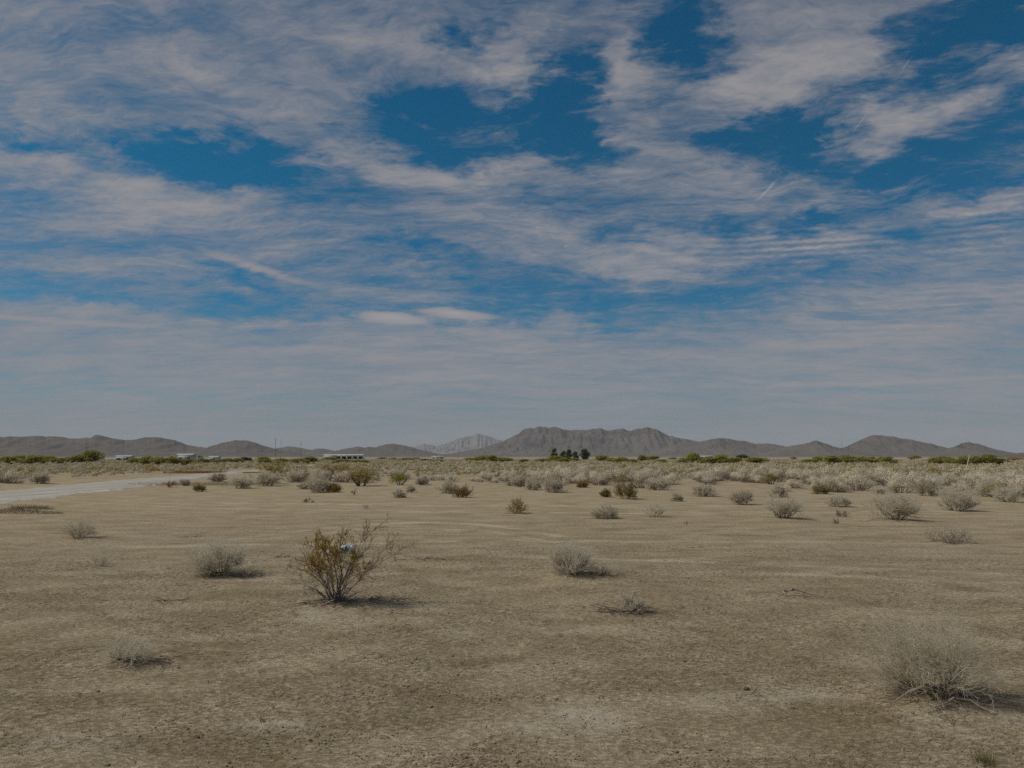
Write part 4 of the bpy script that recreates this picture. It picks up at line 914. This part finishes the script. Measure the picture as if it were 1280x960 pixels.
# ------------------------------------------------------------------ creosote bush with the snagged bag
def creosote():
    rng = np.random.default_rng(12); x, y, z = on(420, 757); d = math.hypot(x, y); u = d / FPX
    o = link('creosote_bush', None, None, (x, y, z), 0, 'open creosote bush with golden-olive leaves, dark forked stems and a plastic bag caught in it', 'bush')
    ends = [(-46,42,0.1),(-40,26,-0.15),(-44,60,0.0),(-28,72,0.12),(-14,80,-0.1),(4,86,0.05),(17,112,0.0),(47,100,-0.05),(38,78,0.12),(84,74,0.0),(60,62,0.15),
            (26,60,-0.2),(-24,52,-0.25),(0,60,0.25),(-34,50,0.25),(18,72,0.3),(-10,66,-0.3),(66,80,-0.1),(-18,84,0.2),(30,90,0.15),(-36,66,-0.15),(-6,72,0.1)]
    J = []
    for (ex, ez, ey) in ends:
        E = np.array([ex * u, ey * 0.87, ez * u * 0.87]); s = np.array([rng.normal() * 0.03, rng.normal() * 0.03, -0.02]); mid_ = E * 0.5 + np.array([-E[0] * 0.14, 0, -0.02 + abs(E[0]) * 0.05]) + rng.normal(size=3) * 0.02
        ts = np.linspace(0, 1, 8)[:, None]; c = (1 - ts) ** 2 * s + 2 * (1 - ts) * ts * mid_ + ts ** 2 * E
        c[1:-1] += rng.normal(size=(6, 3)) * 0.009; J.append(c)
    J = np.array(J); n = len(J); DD = np.zeros_like(J); DD[:, 1:] = J[:, 1:] - J[:, :-1]; DD[:, 0] = DD[:, 1]; DD /= np.linalg.norm(DD, axis=2, keepdims=True)
    R0 = rng.uniform(0.0045, 0.009, n); s0 = segs_of(J, R0, R0 * 0.22)
    S1, D1, L1 = sprout(rng, J, DD, 9, 0.17, 0.6, 0.3, 0.1); J1, DD1 = branchlets(rng, S1, D1, L1, None, 4, 0.18, 0.06)
    s1 = segs_of(J1, np.full(len(S1), 0.0028), np.full(len(S1), 0.0014))
    S2, D2, L2 = sprout(rng, J1, DD1, 5, 0.10, 0.6, 0.2, 0.15); J2, DD2 = branchlets(rng, S2, D2, L2, None, 3, 0.2, 0.05)
    s2 = segs_of(J2, np.full(len(S2), 0.0014), np.full(len(S2), 0.0009))
    # bare low dead shoots
    ns = 26; a = rng.uniform(0, 6.28, ns); S = np.stack([np.cos(a) * 0.05, np.sin(a) * 0.05, np.full(ns, -0.01)], 1); D = np.stack([np.cos(a), np.sin(a), rng.uniform(0.3, 1.4, ns)], 1); D /= np.linalg.norm(D, axis=1, keepdims=True)
    Jd, _ = branchlets(rng, S, D, rng.uniform(0.15, 0.42, ns), None, 4, 0.2, 0.02); sd = segs_of(Jd, np.full(ns, 0.0045), np.full(ns, 0.0015))
    link('branches', mesh_np('branches', *prisms(*s0, sides=6), [M['creo_wood']]), o)
    V, F, _ = join([(*prisms(*s1), 0), (*prisms(*s2), 0), (*prisms(*sd), 0)]); link('twigs', mesh_np('twigs', V, F, [M['creo_wood']]), o)
    # leaves on the outer twigs only
    P = []
    for Jx, k in ((J2, 20), (J1, 12)):
        m = Jx.shape[1] - 1; idx = np.repeat(np.arange(len(Jx)), k); t = rng.uniform(0.25, 1, len(idx)) * m; i = np.minimum(t.astype(int), m - 1); f = (t - i)[:, None]
        P.append(Jx[idx, i] * (1 - f) + Jx[idx, i + 1] * f + rng.normal(size=(len(idx), 3)) * 0.006)
    P = np.concatenate(P); hh = P[:, 2] / (90 * u); side = -P[:, 0] / (45 * u)
    cl = vnoise(P[:, 0] / 0.11, P[:, 2] / 0.11 + P[:, 1] * 4, 3) + 0.5
    keep = rng.random(len(P)) < np.clip((hh - 0.2) * 2.4, 0, 1) * np.clip(0.72 + 0.5 * side, 0.34, 1.0) * np.clip((cl - 0.2) * 3.2, 0.06, 1)
    P = P[keep]
    V, F = flakes(rng, P, np.full(len(P), 0.020), None, 0.5, 1.0); link('leaves', mesh_np('leaves', V, F, [M['creo_leaf']]), o)
    rj = np.array([[[0,0,0.03],[-0.15,-0.1,0.035],[-0.35,-0.2,0.02],[-0.62,-0.33,0.0]],[[0,0,0.02],[0.0,-0.12,0.03],[-0.06,-0.22,0.015],[-0.1,-0.34,0.0]],
                   [[0.02,0,0.03],[0.12,-0.03,0.04],[0.25,-0.05,0.03],[0.4,-0.06,0.005]],[[0.05,0.02,0.2],[0.1,0.0,0.16],[0.16,-0.02,0.14],[0.24,0,0.08]]])
    link('roots', mesh_np('roots', *prisms(*segs_of(rj, np.array([0.011,0.012,0.01,0.005]), np.array([0.004,0.005,0.004,0.002])), sides=6), [M['wood']]), o)
    V, F = litter_ring(88, 330, 0.62, 0.34, (0.03, 0.16), 0.0025, 0.01, (0.3, -0.08)); link('fallen_sticks', mesh_np('fallen_sticks', V, F, [M['darkwood']]), o)  # dead sticks lying loose on the sand, mostly right of the stems
    # the bag: crumpled film hooked over a branch
    m, t, b = material('crumpled_plastic'); g = t.new('ShaderNodeTexCoord').outputs['Object']
    v = t.new('ShaderNodeTexVoronoi'); t.put(v.inputs['Vector'], g); v.inputs['Scale'].default_value = 16
    sp = t.new('ShaderNodeSeparateColor'); t.l.new(v.outputs['Color'], sp.inputs[0])
    c = t.mix(t.ramp(sp.outputs[0], 0.62, 0.68), (0.74, 0.75, 0.76), (0.08, 0.26, 0.28)); c = t.mix(t.ramp(sp.outputs[1], 0.80, 0.84), c, (0.05, 0.08, 0.16))
    t.l.new(c, b.inputs['Base Color']); b.inputs['Roughness'].default_value = 0.3; b.inputs['Specular IOR Level'].default_value = 0.5
    bm = bmesh.new(); bmesh.ops.create_icosphere(bm, subdivisions=4, radius=0.07)
    for vtx in bm.verts:
        p = vtx.co; nrm = p.normalized(); q = np.array([p.x, p.y, p.z]) * 38
        k = 1 + 0.55 * abs(vnoise(q[0:1], q[1:2] + q[2] * 1.3, 5)[0]) * 2 - 0.3 + 0.5 * vnoise(q[0:1] * 2.1, q[2:3] * 2.1 + q[1], 6)[0]
        vtx.co = nrm * 0.07 * k; vtx.co.x *= 1.15; vtx.co.z *= 0.62; vtx.co.y *= 0.6; vtx.co.z += 0.25 * vtx.co.x * (1 if vtx.co.x > 0 else 0.6)
    me = bpy.data.meshes.new('plastic_bag'); bm.to_mesh(me); bm.free(); me.materials.append(m)
    link('plastic_bag', me, None, (x + (436 - 420) * u, y - 0.14, z + (757 - 693) * u), 0.2, 'crumpled white and teal plastic bag snagged in the creosote bush', 'litter')
creosote()

# ------------------------------------------------------------------ fine dead grass, crumbs and sticks strewn over the sand
def strewn():
    rng = np.random.default_rng(42)
    # lying straw
    n = 90000; d = 3.2 + 12 * rng.uniform(0, 1, n) ** 1.5; a = rng.uniform(-0.68, 0.68, n)
    x, y = d * np.sin(a), d * np.cos(a)
    dens = vnoise(x / 0.9, y / 0.6, 21) + 0.5 * vnoise(x / 0.3, y / 0.25, 22); k = dens > -0.06; x, y, d = x[k], y[k], d[k]; n = len(x)
    z = raw_h(x, y)
    b = rng.normal(size=n) * 0.7 + 0.35; L = rng.uniform(0.012, 0.045, n); r = rng.uniform(0.0006, 0.0013, n) * (1 + d * 0.08)
    P0 = np.stack([x, y, z + 0.002], 1); P1 = P0 + np.stack([np.cos(b) * L, np.sin(b) * L, rng.uniform(0.0, 0.35, n) * L], 1)
    V, F = prisms(P0, P1, r, r * 0.5)
    link('straw_litter', mesh_np('straw_litter', V, F, [M['straw'], M['clod']], np.repeat((rng.random(n) < 0.35).astype(int), 3)), label='fine dead grass and straw strewn over the sand', cat='ground litter', kind='stuff')
    # dark crumbs, thickest at the bottom centre
    n = 30000; d = 3.4 + 8.5 * rng.uniform(0, 1, n) ** 1.8; a = rng.normal(size=n) * 0.45 + 0.02
    x, y = d * np.sin(a), d * np.cos(a)
    k = (vnoise(x / 0.5, y / 0.35, 31) + 0.6 * vnoise(x / 0.15, y / 0.12, 32)) > rng.uniform(-0.05, 0.3, n); x, y = x[k], y[k]; n = len(x)
    z = raw_h(x, y); s = rng.uniform(0.002, 0.007, n) * np.where(rng.random(n) < 0.06, 1.8, 1)
    oc = np.array([[1,0,0],[0,1,0],[-1,0,0],[0,-1,0],[0,0,0.8],[0,0,-0.8]], float)
    V = (oc[None] * (1 + rng.normal(size=(n, 6, 3)) * 0.15) * s[:, None, None]); th = rng.uniform(0, 6.28, n); c, q = np.cos(th)[:, None], np.sin(th)[:, None]
    V[..., 0] *= 1.5; vx = V[..., 0] * c - V[..., 1] * q; vy = V[..., 0] * q + V[..., 1] * c; V = np.stack([vx + x[:, None], vy + y[:, None], V[..., 2] + (z + s * 0.3)[:, None]], -1)
    f = np.array([[0,1,4],[1,2,4],[2,3,4],[3,0,4],[1,0,5],[2,1,5],[3,2,5],[0,3,5]]); F = ((np.arange(n) * 6)[:, None, None] + f[None]).reshape(-1, 3)
    link('crumbs', mesh_np('crumbs', V.reshape(-1, 3), F, [M['clod']]), label='dark earth crumbs and seed litter scattered over the nearest sand', cat='ground litter', kind='stuff')
    # scattered bent twigs
    n = 800; d = 3.6 + 14 * rng.uniform(0, 1, n) ** 1.3; a = rng.uniform(-0.66, 0.66, n); x, y = d * np.sin(a), d * np.cos(a); z = raw_h(x, y)
    b = rng.uniform(0, 6.28, n); S = np.stack([x, y, z + 0.006], 1); D = np.stack([np.cos(b), np.sin(b), np.zeros(n)], 1)
    J, _ = branchlets(rng, S, D, rng.uniform(0.04, 0.2, n), None, 4, 0.25, 0); J[:, :, 2] = (z + 0.006)[:, None] + rng.uniform(0, 0.01, (n, 5))
    V, F = prisms(*segs_of(J, np.full(n, 0.0024), np.full(n, 0.001))); link('twig_litter', mesh_np('twig_litter', V, F, [M['clod']]), label='small bent dead twigs strewn here and there over the sand', cat='ground litter', kind='stuff')
strewn()

# ------------------------------------------------------------------ the air
def haze():
    V, F = [], []; box(V, F, (0, 0, -6.0), (39000, 39000, 560))
    m = bpy.data.materials.new('haze'); m.use_nodes = True; t = NT(m.node_tree); t.n.clear()
    p = t.new('ShaderNodeVolumePrincipled'); p.inputs['Color'].default_value = (0.80, 0.84, 0.92, 1); p.inputs['Density'].default_value = 0.000035; p.inputs['Anisotropy'].default_value = 0.0
    out = t.new('ShaderNodeOutputMaterial'); t.l.new(p.outputs[0], out.inputs['Volume'])
    m.cycles.homogeneous_volume = True
    link('haze', mesh_np('haze', V, F, [m]), kind='stuff', label='thin dusty haze over the whole plain', cat='haze')
haze()
